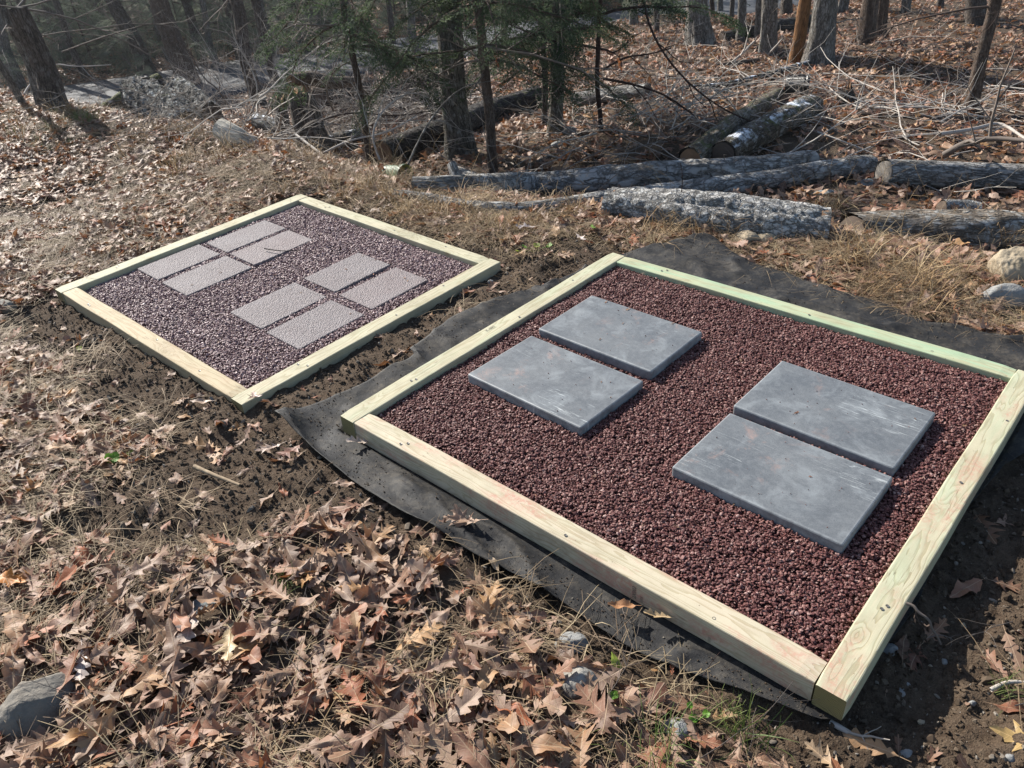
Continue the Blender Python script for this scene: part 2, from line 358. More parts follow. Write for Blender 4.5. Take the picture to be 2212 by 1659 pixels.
def mat_timber(name, light, mid, green=0.0, stain=0.0, seed=0.0, end=False):
    """preservative-treated pine: growth rings round a pith that runs along local x"""
    m, nt, b, _ = new_mat(name); k = NB(nt); p = k.coord('Object')
    # knots: sparse cells along the length that push the rings aside
    kv = k.map(p, (3.4, 5, 5), (seed * 1.3, seed, 0)); kd = k.vor(kv, 1.0)
    kn = k.math('SUBTRACT', 1.0, k.math('MULTIPLY', kd, 3.2), clamp=True); kn = k.math('MULTIPLY', kn, kn)
    wob = k.noise(k.map(p, (1.1, 9, 9), (seed, 0, 0)), 1.6, 3, .5)
    wb2 = k.noise(k.map(p, (5, 30, 30), (seed, 0, 0)), 2.0, 2, .5)
    x, y, z = k.sep(p)
    yy = k.math('ADD', y, .02 * math.sin(seed * 5)); zz = k.math('ADD', z, .052 + .02 * math.cos(seed * 3))
    r = k.math('SQRT', k.math('ADD', k.math('MULTIPLY', yy, yy), k.math('MULTIPLY', zz, zz)))
    r = k.math('ADD', r, k.math('MULTIPLY', wob, .055)); r = k.math('ADD', r, k.math('MULTIPLY', wb2, .004)); r = k.math('ADD', r, k.math('MULTIPLY', kn, .03))
    ring = k.math('FRACT', k.math('MULTIPLY', r, 165))
    late = k.ramp(ring, [(0.0, .1), (.55, .25), (.86, 1.0), (.97, 1.0), (1.0, .1)])
    fine = k.noise(k.map(p, (6, 220, 220)), 3, 3, .6); blot = k.noise(p, 7, 4, .6)
    c = k.mix(k.math('MULTIPLY', late, .7 if not end else .75), light, mid)
    c = k.mix(k.math('MULTIPLY', k.ramp(kn, [(.3, 0.0), (.75, 1.0)]), .8), c, (.24, .17, .08))
    if green: c = k.mix(k.math('MULTIPLY', k.ramp(k.noise(k.map(p, (1.5, 14, 14), (seed, 0, 0)), 2.2, 4, .6), [(.38, 0.0), (.62, 1.0)]), green), c, (.30, .44, .29))
    c = k.mix(k.math('MULTIPLY', k.ramp(blot, [(.4, 0.0), (.75, 1.0)]), .28), c, tuple(v * .62 for v in mid))
    c = k.mix(k.math('MULTIPLY', fine, .12), c, (.2, .15, .08))
    dots = k.vor(k.map(p, (1, 1, 1), (seed * 2, 0, 0)), 26); c = k.mix(k.ramp(dots, [(.035, .75), (.06, 0.0)]), c, (.09, .06, .04))
    ck = k.math('ABSOLUTE', k.math('SUBTRACT', k.noise(k.map(p, (1.4, 38, 38), (seed * 7, 0, 0)), 1.5, 3, .5), .5)); ckm = k.noise(k.map(p, (2, 4, 4), (seed, 3, 0)), 1.6, 2)
    chk = k.math('MULTIPLY', k.ramp(ck, [(.0, 1.0), (.012, 0.0)]), k.ramp(ckm, [(.52, 0.0), (.6, 1.0)])); c = k.mix(k.math('MULTIPLY', chk, .7), c, (.10, .07, .04))
    mud = k.math('MULTIPLY', k.ramp(k.noise(p, 11, 5, .7), [(.5, 0.0), (.68, 1.0)]), k.ramp(z, [(.0, 1.0), (.03, .25)])); c = k.mix(k.math('MULTIPLY', mud, .45), c, (.19, .14, .09))
    if stain:
        q = k.noise(k.map(p, (3.0, 9, 9), (seed * 4, 0, 0)), 1.4, 3, .6); q2 = k.noise(p, 70, 4, .75)
        f = k.math('MULTIPLY', k.ramp(q, [(.5, 0.0), (.66, 1.0)]), k.ramp(q2, [(.38, .15), (.62, 1.0)]))
        c = k.mix(k.math('MULTIPLY', f, stain), c, (.42, .20, .15))
    k.l(c, b.inputs['Base Color']); b.inputs['Roughness'].default_value = .72; b.inputs['Specular IOR Level'].default_value = .3
    h = k.math('ADD', k.math('MULTIPLY', late, -.5), k.math('MULTIPLY', fine, .35)); k.l(k.bump(h, .35, .0025), b.inputs['Normal']); return m
def mat_slate():
    m, nt, b, _ = new_mat('smooth_blue_grey_concrete'); k = NB(nt); o = k.coord('Object'); r = k.rnd()
    cx = k.n('ShaderNodeCombineXYZ'); k.l(k.math('MULTIPLY', r, 40), cx.inputs[0]); p = k.map(o, (1, 1, 1), cx.outputs[0])
    n = k.noise(p, 5, 5, .6); f = k.noise(p, 230, 4, .8)
    c = k.mix(k.ramp(n, [(.3, 0.0), (.7, 1.0)]), (.086, .094, .102), (.130, .140, .147)); c = k.mix(k.ramp(k.noise(p, 38, 4, .7), [(.42, 0.0), (.72, .45)]), c, (.20, .212, .22))
    c = k.mix(k.ramp(f, [(.34, .8), (.46, 0.0)]), c, (.05, .055, .062))
    c = k.mix(k.ramp(f, [(.58, 0.0), (.7, .45)]), c, (.36, .37, .38))
    # efflorescence: clouds, streaks and pale edges
    cl = k.noise(p, 6.5, 6, .72, .6); c = k.mix(k.ramp(cl, [(.50, 0.0), (.74, .55)]), c, (.30, .325, .335)); pr = k.vor(p, 55); c = k.mix(k.ramp(pr, [(.05, .7), (.09, 0.0)]), c, (.04, .045, .05))
    st = k.noise(k.map(p, (7, 90, 1)), 1.0, 5, .7, 1.2); sm = k.noise(p, 3.3, 3, .5, .4)
    c = k.mix(k.math('MULTIPLY', k.ramp(st, [(.57, 0.0), (.68, .7)]), k.ramp(sm, [(.52, 0.0), (.64, 1.0)])), c, (.55, .58, .57))
    rs = k.noise(k.map(p, (1, 1, 1), (9, 4, 0)), 9, 6, .75, .5); rm = k.noise(k.map(p, (1, 1, 1), (3, 7, 0)), 2.2, 2)
    c = k.mix(k.math('MULTIPLY', k.ramp(rs, [(.56, 0.0), (.68, .5)]), k.ramp(rm, [(.48, 0.0), (.6, 1.0)])), c, (.34, .22, .18))
    ox, oy, oz = k.sep(o); eu = k.math('SUBTRACT', .3103, k.math('ABSOLUTE', ox)); ev = k.math('SUBTRACT', .206, k.math('ABSOLUTE', oy)); ed = k.math('MINIMUM', eu, ev)
    c = k.mix(k.math('MULTIPLY', k.ramp(ed, [(.003, .4), (.010, 0.0)]), k.ramp(k.noise(p, 16, 4, .7), [(.35, .2), (.6, 1.0)])), c, (.38, .405, .42))
    k.l(c, b.inputs['Base Color']); k.l(k.ramp(n, [(.3, .42), (.7, .6)]), b.inputs['Roughness']); b.inputs['Specular IOR Level'].default_value = .45
    k.l(k.bump(k.math('ADD', k.math('MULTIPLY', f, .5), k.math('MULTIPLY', n, .5)), .22, .002), b.inputs['Normal']); return m
def mat_aggregate(name, pink):
    m, nt, b, _ = new_mat(name); k = NB(nt); o = k.coord('Object'); r = k.rnd()
    cx = k.n('ShaderNodeCombineXYZ'); k.l(k.math('MULTIPLY', r, 40), cx.inputs[0]); p = k.map(o, (1, 1, 1), cx.outputs[0])
    v = k.vor(p, 150); cc = k.n('ShaderNodeTexVoronoi'); k.l(p, cc.inputs['Vector']); cc.inputs['Scale'].default_value = 150
    sx = k.sep(cc.outputs['Color'])[0]
    c = k.ramp(sx, [(0, (.125, .10, .105)), (.35, (.20, .17, .175)), (.6, (.15, .142, .15)), (.8, (.30, .255, .255)), (1, (.10, .078, .08))])
    c = k.mix(pink, c, (.26, .17, .16)); c = k.mix(k.ramp(v, [(.35, 0.0), (.75, .75)]), c, (.09, .075, .075))
    n = k.noise(p, 4, 4, .6); c = k.mix(k.ramp(n, [(.4, 0.0), (.7, .3)]), c, (.26, .24, .245))
    k.l(c, b.inputs['Base Color']); b.inputs['Roughness'].default_value = .7
    k.l(k.bump(k.math('SUBTRACT', 1.0, v), .9, .006), b.inputs['Normal']); return m
def mat_cloth():
    m, nt, b, _ = new_mat('black_ground_cloth'); k = NB(nt); p = k.coord('Object')
    n = k.noise(p, 3.2, 5, .65, .4); f = k.noise(p, 60, 4, .7); dd = k.noise(p, 14, 6, .75)
    c = k.mix(k.ramp(n, [(.35, 0.0), (.68, .8)]), (.006, .0065, .008), (.017, .017, .018))
    c = k.mix(k.math('MULTIPLY', k.ramp(dd, [(.45, 0.0), (.7, .9)]), k.ramp(f, [(.35, .1), (.62, 1.0)])), c, (.10, .085, .065))
    k.l(c, b.inputs['Base Color']); k.l(k.ramp(n, [(.3, .55), (.7, .8)]), b.inputs['Roughness']); b.inputs['Specular IOR Level'].default_value = .28
    wv = k.math('MULTIPLY', k.math('SINE', k.math('MULTIPLY', k.sep(p)[0], 1500)), k.math('SINE', k.math('MULTIPLY', k.sep(p)[1], 1500)))
    k.l(k.bump(k.math('ADD', k.math('MULTIPLY', wv, .15), k.math('ADD', k.noise(p, 22, 4, .6), f)), .35, .006), b.inputs['Normal']); return m
def mat_stone(name, a, bcol, dirt=.4, sc=1.0):
    m, nt, b, _ = new_mat(name); k = NB(nt); p = k.coord('Object')
    n = k.noise(p, 12 * sc, 6, .65); f = k.noise(p, 90 * sc, 5, .7); d = k.noise(p, 6 * sc, 4, .6)
    c = k.mix(k.ramp(n, [(.35, 0.0), (.65, 1.0)]), a, bcol); c = k.mix(k.math('MULTIPLY', f, .45), c, tuple(v * .4 for v in a))
    c = k.mix(k.math('MULTIPLY', k.ramp(d, [(.48, 0.0), (.62, 1.0)]), dirt), c, (.16, .115, .075))
    k.l(c, b.inputs['Base Color']); b.inputs['Roughness'].default_value = .85
    k.l(k.bump(k.math('ADD', n, k.math('MULTIPLY', f, .5)), .7, .012), b.inputs['Normal']); return m
def mat_plain(name, col, rough=.6, spec=.5, nsc=20, amt=.25):
    m, nt, b, _ = new_mat(name); k = NB(nt); p = k.coord('Object'); n = k.noise(p, nsc, 4, .6)
    k.l(k.mix(k.math('MULTIPLY', n, amt * 2), col, tuple(v * .5 for v in col)), b.inputs['Base Color']); b.inputs['Roughness'].default_value = rough
    b.inputs['Specular IOR Level'].default_value = spec; k.l(k.bump(n, .2, .003), b.inputs['Normal']); return m
def mat_asphalt():
    m, nt, b, _ = new_mat('asphalt'); k = NB(nt); p = k.coord('Object'); n = k.noise(p, 1.2, 4, .6); f = k.noise(p, 60, 3, .7)
    c = k.mix(n, (.034, .037, .043), (.055, .058, .064)); c = k.mix(k.math('MULTIPLY', f, .4), c, (.03, .03, .033))
    k.l(c, b.inputs['Base Color']); b.inputs['Roughness'].default_value = .8; k.l(k.bump(f, .5, .01), b.inputs['Normal']); return m

M_soil = mat_soil(); M_leaf = mat_leaf()
M_straw = mat_random('dry_grass', [(0, (.22, .15, .085)), (.3, (.34, .25, .145)), (.6, (.15, .098, .06)), (.85, (.42, .33, .20)), (1, (.27, .18, .085))], .7, .3, 0, 8, .12)
M_gold = mat_random('golden_dry_grass', [(0, (.38, .26, .13)), (.5, (.29, .18, .085)), (1, (.50, .38, .22))], .7, .3, 0, 8, .15)
M_green_grass = mat_random('green_grass', [(0, (.07, .12, .02)), (1, (.16, .20, .05))], .6, .3, 0, 8, .2)
M_chip = mat_random('maroon_stone_chips', [(0, (.075, .023, .021)), (.25, (.145, .050, .044)), (.5, (.098, .032, .029)), (.75, (.19, .078, .066)), (.92, (.25, .125, .105)), (1, (.38, .25, .22))], .6, .35, 0, 2, 0, (.035, .011, .010), .35)
M_chip_pale = mat_random('dusty_maroon_stone_chips', [(0, (.15, .078, .080)), (.3, (.25, .15, .15)), (.6, (.19, .11, .112)), (.85, (.33, .225, .225)), (1, (.48, .37, .37))], .55, .4, 0, 2, 0, (.05, .028, .03), .4)
M_bedbase = mat_plain('maroon_grit', (.06, .022, .02), .9, .2, 120)
M_clod = mat_random('soil_crumbs', [(0, (.040, .027, .018)), (.5, (.080, .057, .038)), (.88, (.13, .10, .07)), (1, (.28, .25, .21))], .95, .2, 0, 3)
M_twig = mat_random('bare_twigs', [(0, (.12, .095, .08)), (.5, (.21, .18, .155)), (1, (.075, .05, .04))], .8, .3, 0, 30)
M_twig_pale = mat_random('pale_dead_branches', [(0, (.44, .40, .36)), (.5, (.36, .32, .28)), (1, (.52, .48, .43))], .8, .3, .4, 30)
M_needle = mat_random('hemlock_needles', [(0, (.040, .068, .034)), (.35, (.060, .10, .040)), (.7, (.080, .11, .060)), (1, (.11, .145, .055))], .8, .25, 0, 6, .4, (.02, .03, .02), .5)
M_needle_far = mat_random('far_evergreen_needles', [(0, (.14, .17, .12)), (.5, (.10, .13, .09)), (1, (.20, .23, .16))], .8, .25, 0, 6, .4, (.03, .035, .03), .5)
M_b_grey = mat_bark('grey_furrowed_bark', (.155, .135, .115), (.29, .265, .235), .9, .25, 0, .05)
M_b_dark = mat_bark('dark_hemlock_bark', (.095, .073, .06), (.17, .14, .118), 1.1, .12)
M_b_brown = mat_bark('brown_sapling_bark', (.11, .075, .055), (.18, .13, .10), 1.6, .1)
M_b_red = mat_bark('reddish_black_bark', (.06, .033, .026), (.10, .06, .05), 2.0, 0)
M_b_moss = mat_bark('moss_footed_bark', (.12, .105, .085), (.23, .215, .185), .9, .35, 0, .35)
M_b_log = mat_bark('weathered_silver_bark', (.25, .232, .21), (.48, .46, .435), .8, .45, .0, 0, 1.0, .22)
M_b_pale = mat_bark('flaking_whitish_bark', (.30, .285, .265), (.58, .565, .54), 1.1, .4, .0, 0, 1.0, .5)
M_b_scaly = mat_bark('scaly_grey_bark', (.085, .078, .07), (.27, .265, .25), .42, .7, 0, .1, 1.0, .5)
M_b_wet = mat_bark('wet_black_bark', (.038, .03, .026), (.085, .07, .06), .8, .1, .0, .2)
M_b_frost = mat_bark('frosted_dark_bark', (.075, .064, .055), (.15, .135, .12), 1.1, .35, .12, .2)
M_b_mossy = mat_bark('mossy_bark', (.10, .08, .06), (.18, .15, .12), 1, .2, .1, 1.0)
M_b_mosslog = mat_bark('brown_bark_with_moss', (.15, .115, .08), (.29, .24, .18), .9, .3, 0, .45)
M_b_mosslog2 = mat_bark('dark_bark_with_moss', (.08, .062, .045), (.17, .14, .11), .8, .4, .05, .3)
M_b_snag = mat_bark('bare_orange_wood', (.24, .115, .045), (.38, .20, .09), 1.2, 0, 0, 0, .5, .08)
M_b_dirt = mat_bark('soil_caked_bark', (.17, .135, .10), (.30, .25, .20), .7, .5, 0, 0)
M_cut = mat_cutwood('sawn_log_end', (.36, .28, .18), (.18, .12, .07)); M_cutd = mat_cutwood('dark_sawn_end', (.12, .085, .06), (.05, .035, .03)); M_cutb = mat_cutwood('brown_sawn_end', (.30, .17, .09), (.10, .055, .03)); M_cutp = mat_cutwood('pale_sawn_end', (.42, .37, .30), (.25, .20, .15))
M_slate = mat_slate(); M_agg = mat_aggregate('washed_aggregate', .05); M_aggp = mat_aggregate('pinkish_washed_aggregate', .3)
M_cloth = mat_cloth(); M_road = mat_asphalt()
M_st_grey = mat_stone('grey_fieldstone', (.20, .20, .195), (.36, .36, .34)); M_st_tan = mat_stone('tan_sandstone', (.30, .24, .16), (.46, .38, .27), .25)
M_st_blue = mat_stone('blue_grey_slate', (.13, .155, .16), (.25, .285, .29), .15); M_st_dark = mat_stone('dark_boulder', (.14, .125, .105), (.27, .245, .205), .6)
M_metal = mat_plain('screw_steel', (.09, .085, .08), .45)
M_ink = mat_plain('faded_black_ink', (.12, .115, .09), .8)

# ------------------------------------------------------------------ the ground
def ground():
    yy = np.concatenate([np.linspace(-5, .5, 24), .5 * (75 / .5) ** np.linspace(0, 1, 470)[1:]])
    nx = 520; u = np.linspace(-1, 1, nx); u = np.sign(u) * np.abs(u) ** 1.15
    Y = yy[:, None] * np.ones((1, nx)); X = u[None] * (2.9 + np.maximum(yy, 0) * .92)[:, None]
    X = X + 0 * Y; Z = height(X, Y)
    V = np.stack([X, Y, Z], -1).reshape(-1, 3); n = len(yy)
    i = np.arange(n - 1)[:, None] * nx; j = np.arange(nx - 1)[None]
    F = np.stack([i + j, i + j + 1, i + nx + j + 1, i + nx + j], -1).reshape(-1, 4)
    tag(build('ground', Geo().add(V, F), M_soil), 'brown soil of the clearing and forest floor', kind='structure')
ground()
def road():
    cl = np.array([(-30, 9.5), (-16, 15.6), (-9, 18.7), (-4.5, 20.6), (0, 22.0), (6, 24.0), (14, 27), (30, 33)], float)
    P = resample(np.c_[cl, np.zeros(len(cl))], 60); T = np.gradient(P, axis=0); T /= np.linalg.norm(T, axis=1)[:, None]
    N = np.c_[-T[:, 1], T[:, 0], T[:, 2] * 0]
    g = Geo(); w2 = 1.75; rows = []
    for k in (-1.0, -.5, 0, .5, 1.0): rows.append(P + N * w2 * k + np.array([0, 0, .0]))
    Z = np.mean([base_h(r[:, 0], r[:, 1]) for r in rows], axis=0)
    Z = np.convolve(np.pad(Z, 4, mode='edge'), np.ones(9) / 9, 'valid') + .05
    V = []
    for kk, r in zip((-1.0, -.5, 0, .5, 1.0), rows): V.append(np.c_[r[:, :2], Z + .03 * (1 - kk * kk)])
    V.insert(0, np.c_[(P - N * (w2 + .05))[:, :2], Z - .25]); V.append(np.c_[(P + N * (w2 + .05))[:, :2], Z - .25])
    V = np.stack(V, 1); n, m = V.shape[:2]; i = np.arange(n - 1)[:, None] * m; j = np.arange(m - 1)[None]
    F = np.stack([i + j, i + m + j, i + m + j + 1, i + j + 1], -1).reshape(-1, 4)
    tag(build('road', g.add(V.reshape(-1, 3), F), M_road), 'narrow grey asphalt lane through the trees', kind='structure')
    return P
ROAD = road()
def road_d(x, y):
    return np.min(np.hypot(x[:, None] - ROAD[None, :, 0], y[:, None] - ROAD[None, :, 1]), 1)

# ------------------------------------------------------------------ beds
def timber(parent, x0, y0, x1, y1, mats, label=None, warp=0.0):
    """one timber as a child; its local x runs along its length"""
    along_x = (x1 - x0) > (y1 - y0)
    L = (x1 - x0) if along_x else (y1 - y0); Wd = (y1 - y0) if along_x else (x1 - x0)
    n = 40; bev = .0045; hw = Wd / 2; hh = TW / 2
    sec = []
    for (sy, sz) in ((-1, -1), (1, -1), (1, 1), (-1, 1)):
        cyy = sy * (hw - bev); czz = sz * (hh - bev); a0 = math.atan2(sz, sy)
        for da in (-math.pi / 4, 0, math.pi / 4): sec.append((cyy + bev * math.cos(a0 + da), czz + bev * math.sin(a0 + da)))
    sec = np.array(sec); m = len(sec); g = Geo(); V = []
    for i in range(n + 1):
        t = i / n; x = -L / 2 + t * L; e = 0.0 if 0 < i < n else .003
        q = sec * (1 - e / hw)
        wy = warp * math.sin(math.pi * t) + .0012 * math.sin(t * 17 + L * 9); wz = .0012 * math.sin(t * 13 + L * 5)
        V.append(np.c_[np.full(m, x), q[:, 0] + wy, q[:, 1] + wz])
    V = np.concatenate(V); i = np.arange(n)[:, None] * m; j = np.arange(m)[None]; jn = (j + 1) % m
    F = np.stack([i + j, i + jn, i + m + jn, i + m + j], -1).reshape(-1, 4)[:, ::-1]
    g.add(V, F, 0); g.f.append(np.array([np.arange(m)])[:, ::1]); g.m.append(np.array([1])); g.f.append(np.array([n * m + np.arange(m)[::-1]])); g.m.append(np.array([1]))
    o = build('timber', g, mats, parent, smooth=False)
    c = Vector(((x0 + x1) / 2, (y0 + y1) / 2, -hh)); o.matrix_local = Matrix.Translation(c) @ (Matrix.Identity(4) if along_x else Matrix.Rotation(math.pi / 2, 4, 'Z'))
    if label: o['label'] = label
    return o
def make_bed(name, label, Mx, W, Hh, tm, labels):
    r = empty(name, None, label, 'raised bed frame', mat=Mx)
    ts = [timber(r, 0, 0, TW, Hh, tm[0], labels[0]), timber(r, W - TW, 0, W, Hh, tm[1], labels[1]),
          timber(r, TW + .001, 0.001, W - TW - .001, TW, tm[2], labels[2]), timber(r, TW + .001, Hh - TW, W - TW - .001, Hh - .001, tm[3], labels[3])]
    a = np.linspace(0, 2 * np.pi, 10, endpoint=False)
    ring = np.c_[np.cos(a), np.sin(a), 0 * a]
    for t, L in zip(ts, (Hh, Hh, W, W)):
        for xx in (-L / 2 + .35, -L / 2 + .37, L / 2 - .4, .05 * L):
            g = Geo(); V = np.concatenate([ring * .0055 + [0, 0, .0012], ring * .0032 + [0, 0, .0004], [[0, 0, .0004]]])
            F = np.array([[k, (k + 1) % 10, 10 + (k + 1) % 10, 10 + k] for k in range(10)]); g.add(V, F)
            g.f.append(np.array([[10 + k, 10 + (k + 1) % 10, 20] for k in range(10)])); g.m.append(np.zeros(10))
            s = build('screw_head', g, M_metal, t); s.location = (xx, random.uniform(-.025, .025), TW / 2 + .0006)
    return r, ts
def tmat(nm, light, mid, green, stain, seed):
    return [mat_timber(nm, light, mid, green, stain, seed), mat_timber(nm + '_end_grain', (.27, .225, .10), (.075, .065, .02), 0, 0, seed, True)]
yel = (.49, .455, .325); yelm = (.30, .255, .15); pal = (.53, .465, .35); palm = (.34, .275, .17); grn = (.42, .43, .28)
bed2, ts2 = make_bed('bed_frame', 'near frame of pale new timbers around dark red gravel and four smooth grey slabs', B2, B2W, B2H,
    [tmat('green_yellow_pine', yel, yelm, .25, .0, 1.0), tmat('knotty_pale_pine', yel, yelm, .3, .65, 2.2), tmat('dusty_cream_pine', pal, palm, .1, .85, 3.4), tmat('green_tinted_pine', grn, yelm, .8, 0, 4.1)],
    [None, 'knotty timber smudged with red dust', 'cream timber stained with red dust, with faint stamps', 'green-tinted timber'])
bed1, ts1 = make_bed('bed_frame', 'far frame of weathered timbers sunk in soil around dusty pink gravel and eight slabs', B1, B1W, B1H,
    [tmat('pale_pine', yel, yelm, .2, .0, 5.3), tmat('pale_pine_b', yel, yelm, .15, .1, 6.7), tmat('brownish_pine', (.45, .37, .24), (.30, .21, .11), .1, .15, 7.9), tmat('pale_pine_c', yel, yelm, .15, 0, 8.8)],
    [None, None, 'brownish weathered timber', None])
def stamp(parent, txt, size, mtx):
    cu = bpy.data.curves.new('ink_stamp', 'FONT'); cu.body = txt; cu.size = size; cu.resolution_u = 2
    t = bpy.data.objects.new('tmp', cu); C.objects.link(t); bpy.context.view_layer.update()
    me = bpy.data.meshes.new_from_object(t.evaluated_get(bpy.context.evaluated_depsgraph_get())); bpy.data.objects.remove(t)
    me.materials.clear(); me.materials.append(M_ink)
    o = bpy.data.objects.new('ink_stamp', me); C.objects.link(o); o.parent = parent; o.matrix_local = mtx
# on the outer face of the front timber (local -y), reading upward
RX = Matrix.Rotation(math.pi / 2, 4, 'X')
for dx, tx, sz in ((.40, '2X002', .020), (.425, '5505', .014), (.66, 'IIIIII', .014)):
    stamp(ts2[2], tx, sz, Matrix.Translation((dx, -TW / 2 - .0024, -.030)) @ RX @ Matrix.Rotation(math.pi / 2, 4, 'Z'))
stamp(ts2[0], 'K-002', .024, Matrix.Translation((-.10, .010, TW / 2 + .0024)) @ Matrix.Rotation(0, 4, 'Z'))

def paver(parent_m, cx, cy, sx, sy, ang, top, th, mat, label, group, bev=.004, seed=0):
    g = Geo(); hx, hy = sx / 2, sy / 2; rc = .008
    def ringp(ins, z):
        pts = []
        for (qx, qy, a0) in ((1, 1, 0), (-1, 1, 90), (-1, -1, 180), (1, -1, 270)):
            for da in (0, 30, 60, 90):
                a = math.radians(a0 + da); pts.append((qx * (hx - rc) + (rc - ins) * math.cos(a), qy * (hy - rc) + (rc - ins) * math.sin(a), z))
        return pts
    R = [ringp(.001, -th), ringp(0, -th + .003), ringp(0, -bev), ringp(bev * .35, -bev * .3), ringp(bev, 0)]
    V = np.array(sum(R, [])); m = 16; n = len(R)
    V[:, 0] += .0012 * np.sin(V[:, 1] * 37 + seed) ; V[:, 1] += .0012 * np.sin(V[:, 0] * 29 + seed)
    i = np.arange(n - 1)[:, None] * m; j = np.arange(m)[None]; jn = (j + 1) % m
    F = np.stack([i + j, i + jn, i + m + jn, i + m + j], -1).reshape(-1, 4); g.add(V, F)
    g.f.append(np.array([np.arange(m) + (n - 1) * m])); g.m.append(np.array([0])); g.f.append(np.array([np.arange(m)[::-1]])); g.m.append(np.array([0]))
    o = build('paving_slab', g, mat, None, smooth=False); tag(o, label, 'paving slab', group)
    o.matrix_world = parent_m @ Matrix.Translation((cx, cy, top)) @ Matrix.Rotation(ang, 4, 'Z')
    return o
PS2 = []
pl2 = ['smooth grey slab with white smears, left one of the near bed', 'smooth grey slab with white scratches, farthest one of the near bed',
       'largest-looking smooth grey slab, nearest the front corner of the near bed', 'smooth grey slab with reddish smudges nearest the right timber of the near bed']
for i, (x, y, a) in enumerate([(.2383, .5114, -.0235), (.2353, .9877, -.0053), (1.2533, .5092, -.0070), (1.2421, .9694, -.0104)]):
    c, s = math.cos(a), math.sin(a); sx, sy = .6205, .4119
    cx = x + c * sx / 2 - s * sy / 2; cy = y + s * sx / 2 + c * sy / 2; PS2.append((cx, cy, sx, sy, a))
    paver(B2, cx, cy, sx, sy, a, .0215, .05, M_slate, pl2[i], 'smooth grey slabs of the near bed', .006, i)
PS1 = []
pl1 = ['rough speckled slab of the far bed at the back corner, beside the upper left timber', 'rough speckled slab of the far bed with a dark twig lying across it',
       'rough speckled slab of the far bed nearest its left corner, beside the upper left timber', 'rough speckled slab of the far bed at the near end of the left group',
       'rough speckled slab of the far bed at the back of the right group', 'pinkish rough slab of the far bed nearest its right corner',
       'rough speckled slab of the far bed at the left end of the right group', 'greyer rough slab of the far bed nearest its front corner']
q1 = [(.144, .876, .385, 1.308), (.411, .873, .674, 1.300), (.120, .428, .370, .839), (.411, .422, .689, .845), (1.048, .935, 1.335, 1.340), (1.375, .925, 1.650, 1.335), (1.045, .456, 1.340, .874), (1.380, .450, 1.660, .865)]
for i, (xa, ya, xb, yb) in enumerate(q1):
    cx, cy, sx, sy = (xa + xb) / 2, (ya + yb) / 2, xb - xa - .006, yb - ya; PS1.append((cx, cy, sx, sy, 0))
    paver(B1, cx, cy, sx, sy, random.uniform(-.008, .008), -.014, .04, M_aggp if i in (5, 1) else M_agg, pl1[i], 'rough speckled slabs of the far bed', .004, i)

# --- prototypes and scattering with geometry nodes (uncountable cover only)
def scatter(name, protos, P, R, Sc, label, idx=None):
    """P, R (euler), Sc arrays -> one object of kind stuff that carries instances of the prototypes"""
    col = bpy.data.collections.new(name + '_shapes')
    for o in protos:
        for c in list(o.users_collection): c.objects.unlink(o)
        col.objects.link(o)
    n = len(P); me = bpy.data.meshes.new(name); me.vertices.add(n); me.vertices.foreach_set('co', np.asarray(P, float).ravel())
    a = me.attributes.new('rot', 'FLOAT_VECTOR', 'POINT'); a.data.foreach_set('vector', np.asarray(R, float).ravel())
    a = me.attributes.new('scl', 'FLOAT_VECTOR', 'POINT'); Sc = np.asarray(Sc, float); Sc = Sc if Sc.ndim == 2 else np.repeat(Sc[:, None], 3, 1); a.data.foreach_set('vector', Sc.ravel())
    if idx is None: idx = RNG.integers(0, len(protos), n)
    a = me.attributes.new('pick', 'INT', 'POINT'); a.data.foreach_set('value', np.asarray(idx, np.int32))
    o = bpy.data.objects.new(name, me); C.objects.link(o); tag(o, label, kind='stuff')
    ng = bpy.data.node_groups.new(name, 'GeometryNodeTree')
    ng.interface.new_socket('Geometry', in_out='INPUT', socket_type='NodeSocketGeometry'); ng.interface.new_socket('Geometry', in_out='OUTPUT', socket_type='NodeSocketGeometry')
    N = ng.nodes; gi = N.new('NodeGroupInput'); go = N.new('NodeGroupOutput'); ci = N.new('GeometryNodeCollectionInfo'); ip = N.new('GeometryNodeInstanceOnPoints')
    ci.inputs['Collection'].default_value = col; ci.inputs['Separate Children'].default_value = True; ci.inputs['Reset Children'].default_value = True
    def na(nm, t):
        x = N.new('GeometryNodeInputNamedAttribute'); x.data_type = t; x.inputs['Name'].default_value = nm; return x.outputs[0]
    er = N.new('FunctionNodeEulerToRotation')
    L = ng.links.new; L(na('rot', 'FLOAT_VECTOR'), er.inputs[0]); L(gi.outputs[0], ip.inputs['Points']); L(ci.outputs[0], ip.inputs['Instance'])
    ip.inputs['Pick Instance'].default_value = True; L(na('pick', 'INT'), ip.inputs['Instance Index']); L(er.outputs[0], ip.inputs['Rotation']); L(na('scl', 'FLOAT_VECTOR'), ip.inputs['Scale'])
    L(ip.outputs[0], go.inputs[0])
    md = o.modifiers.new('scatter', 'NODES'); md.node_group = ng
    return o
ICO_V = None
def ico():
    t = (1 + 5 ** .5) / 2
    V = np.array([(-1, t, 0), (1, t, 0), (-1, -t, 0), (1, -t, 0), (0, -1, t), (0, 1, t), (0, -1, -t), (0, 1, -t), (t, 0, -1), (t, 0, 1), (-t, 0, -1), (-t, 0, 1)], float) / math.hypot(1, t)
    F = np.array([(0, 11, 5), (0, 5, 1), (0, 1, 7), (0, 7, 10), (0, 10, 11), (1, 5, 9), (5, 11, 4), (11, 10, 2), (10, 7, 6), (7, 1, 8), (3, 9, 4), (3, 4, 2), (3, 2, 6), (3, 6, 8), (3, 8, 9), (4, 9, 5), (2, 4, 11), (6, 2, 10), (8, 6, 7), (9, 8, 1)])
    return V, F
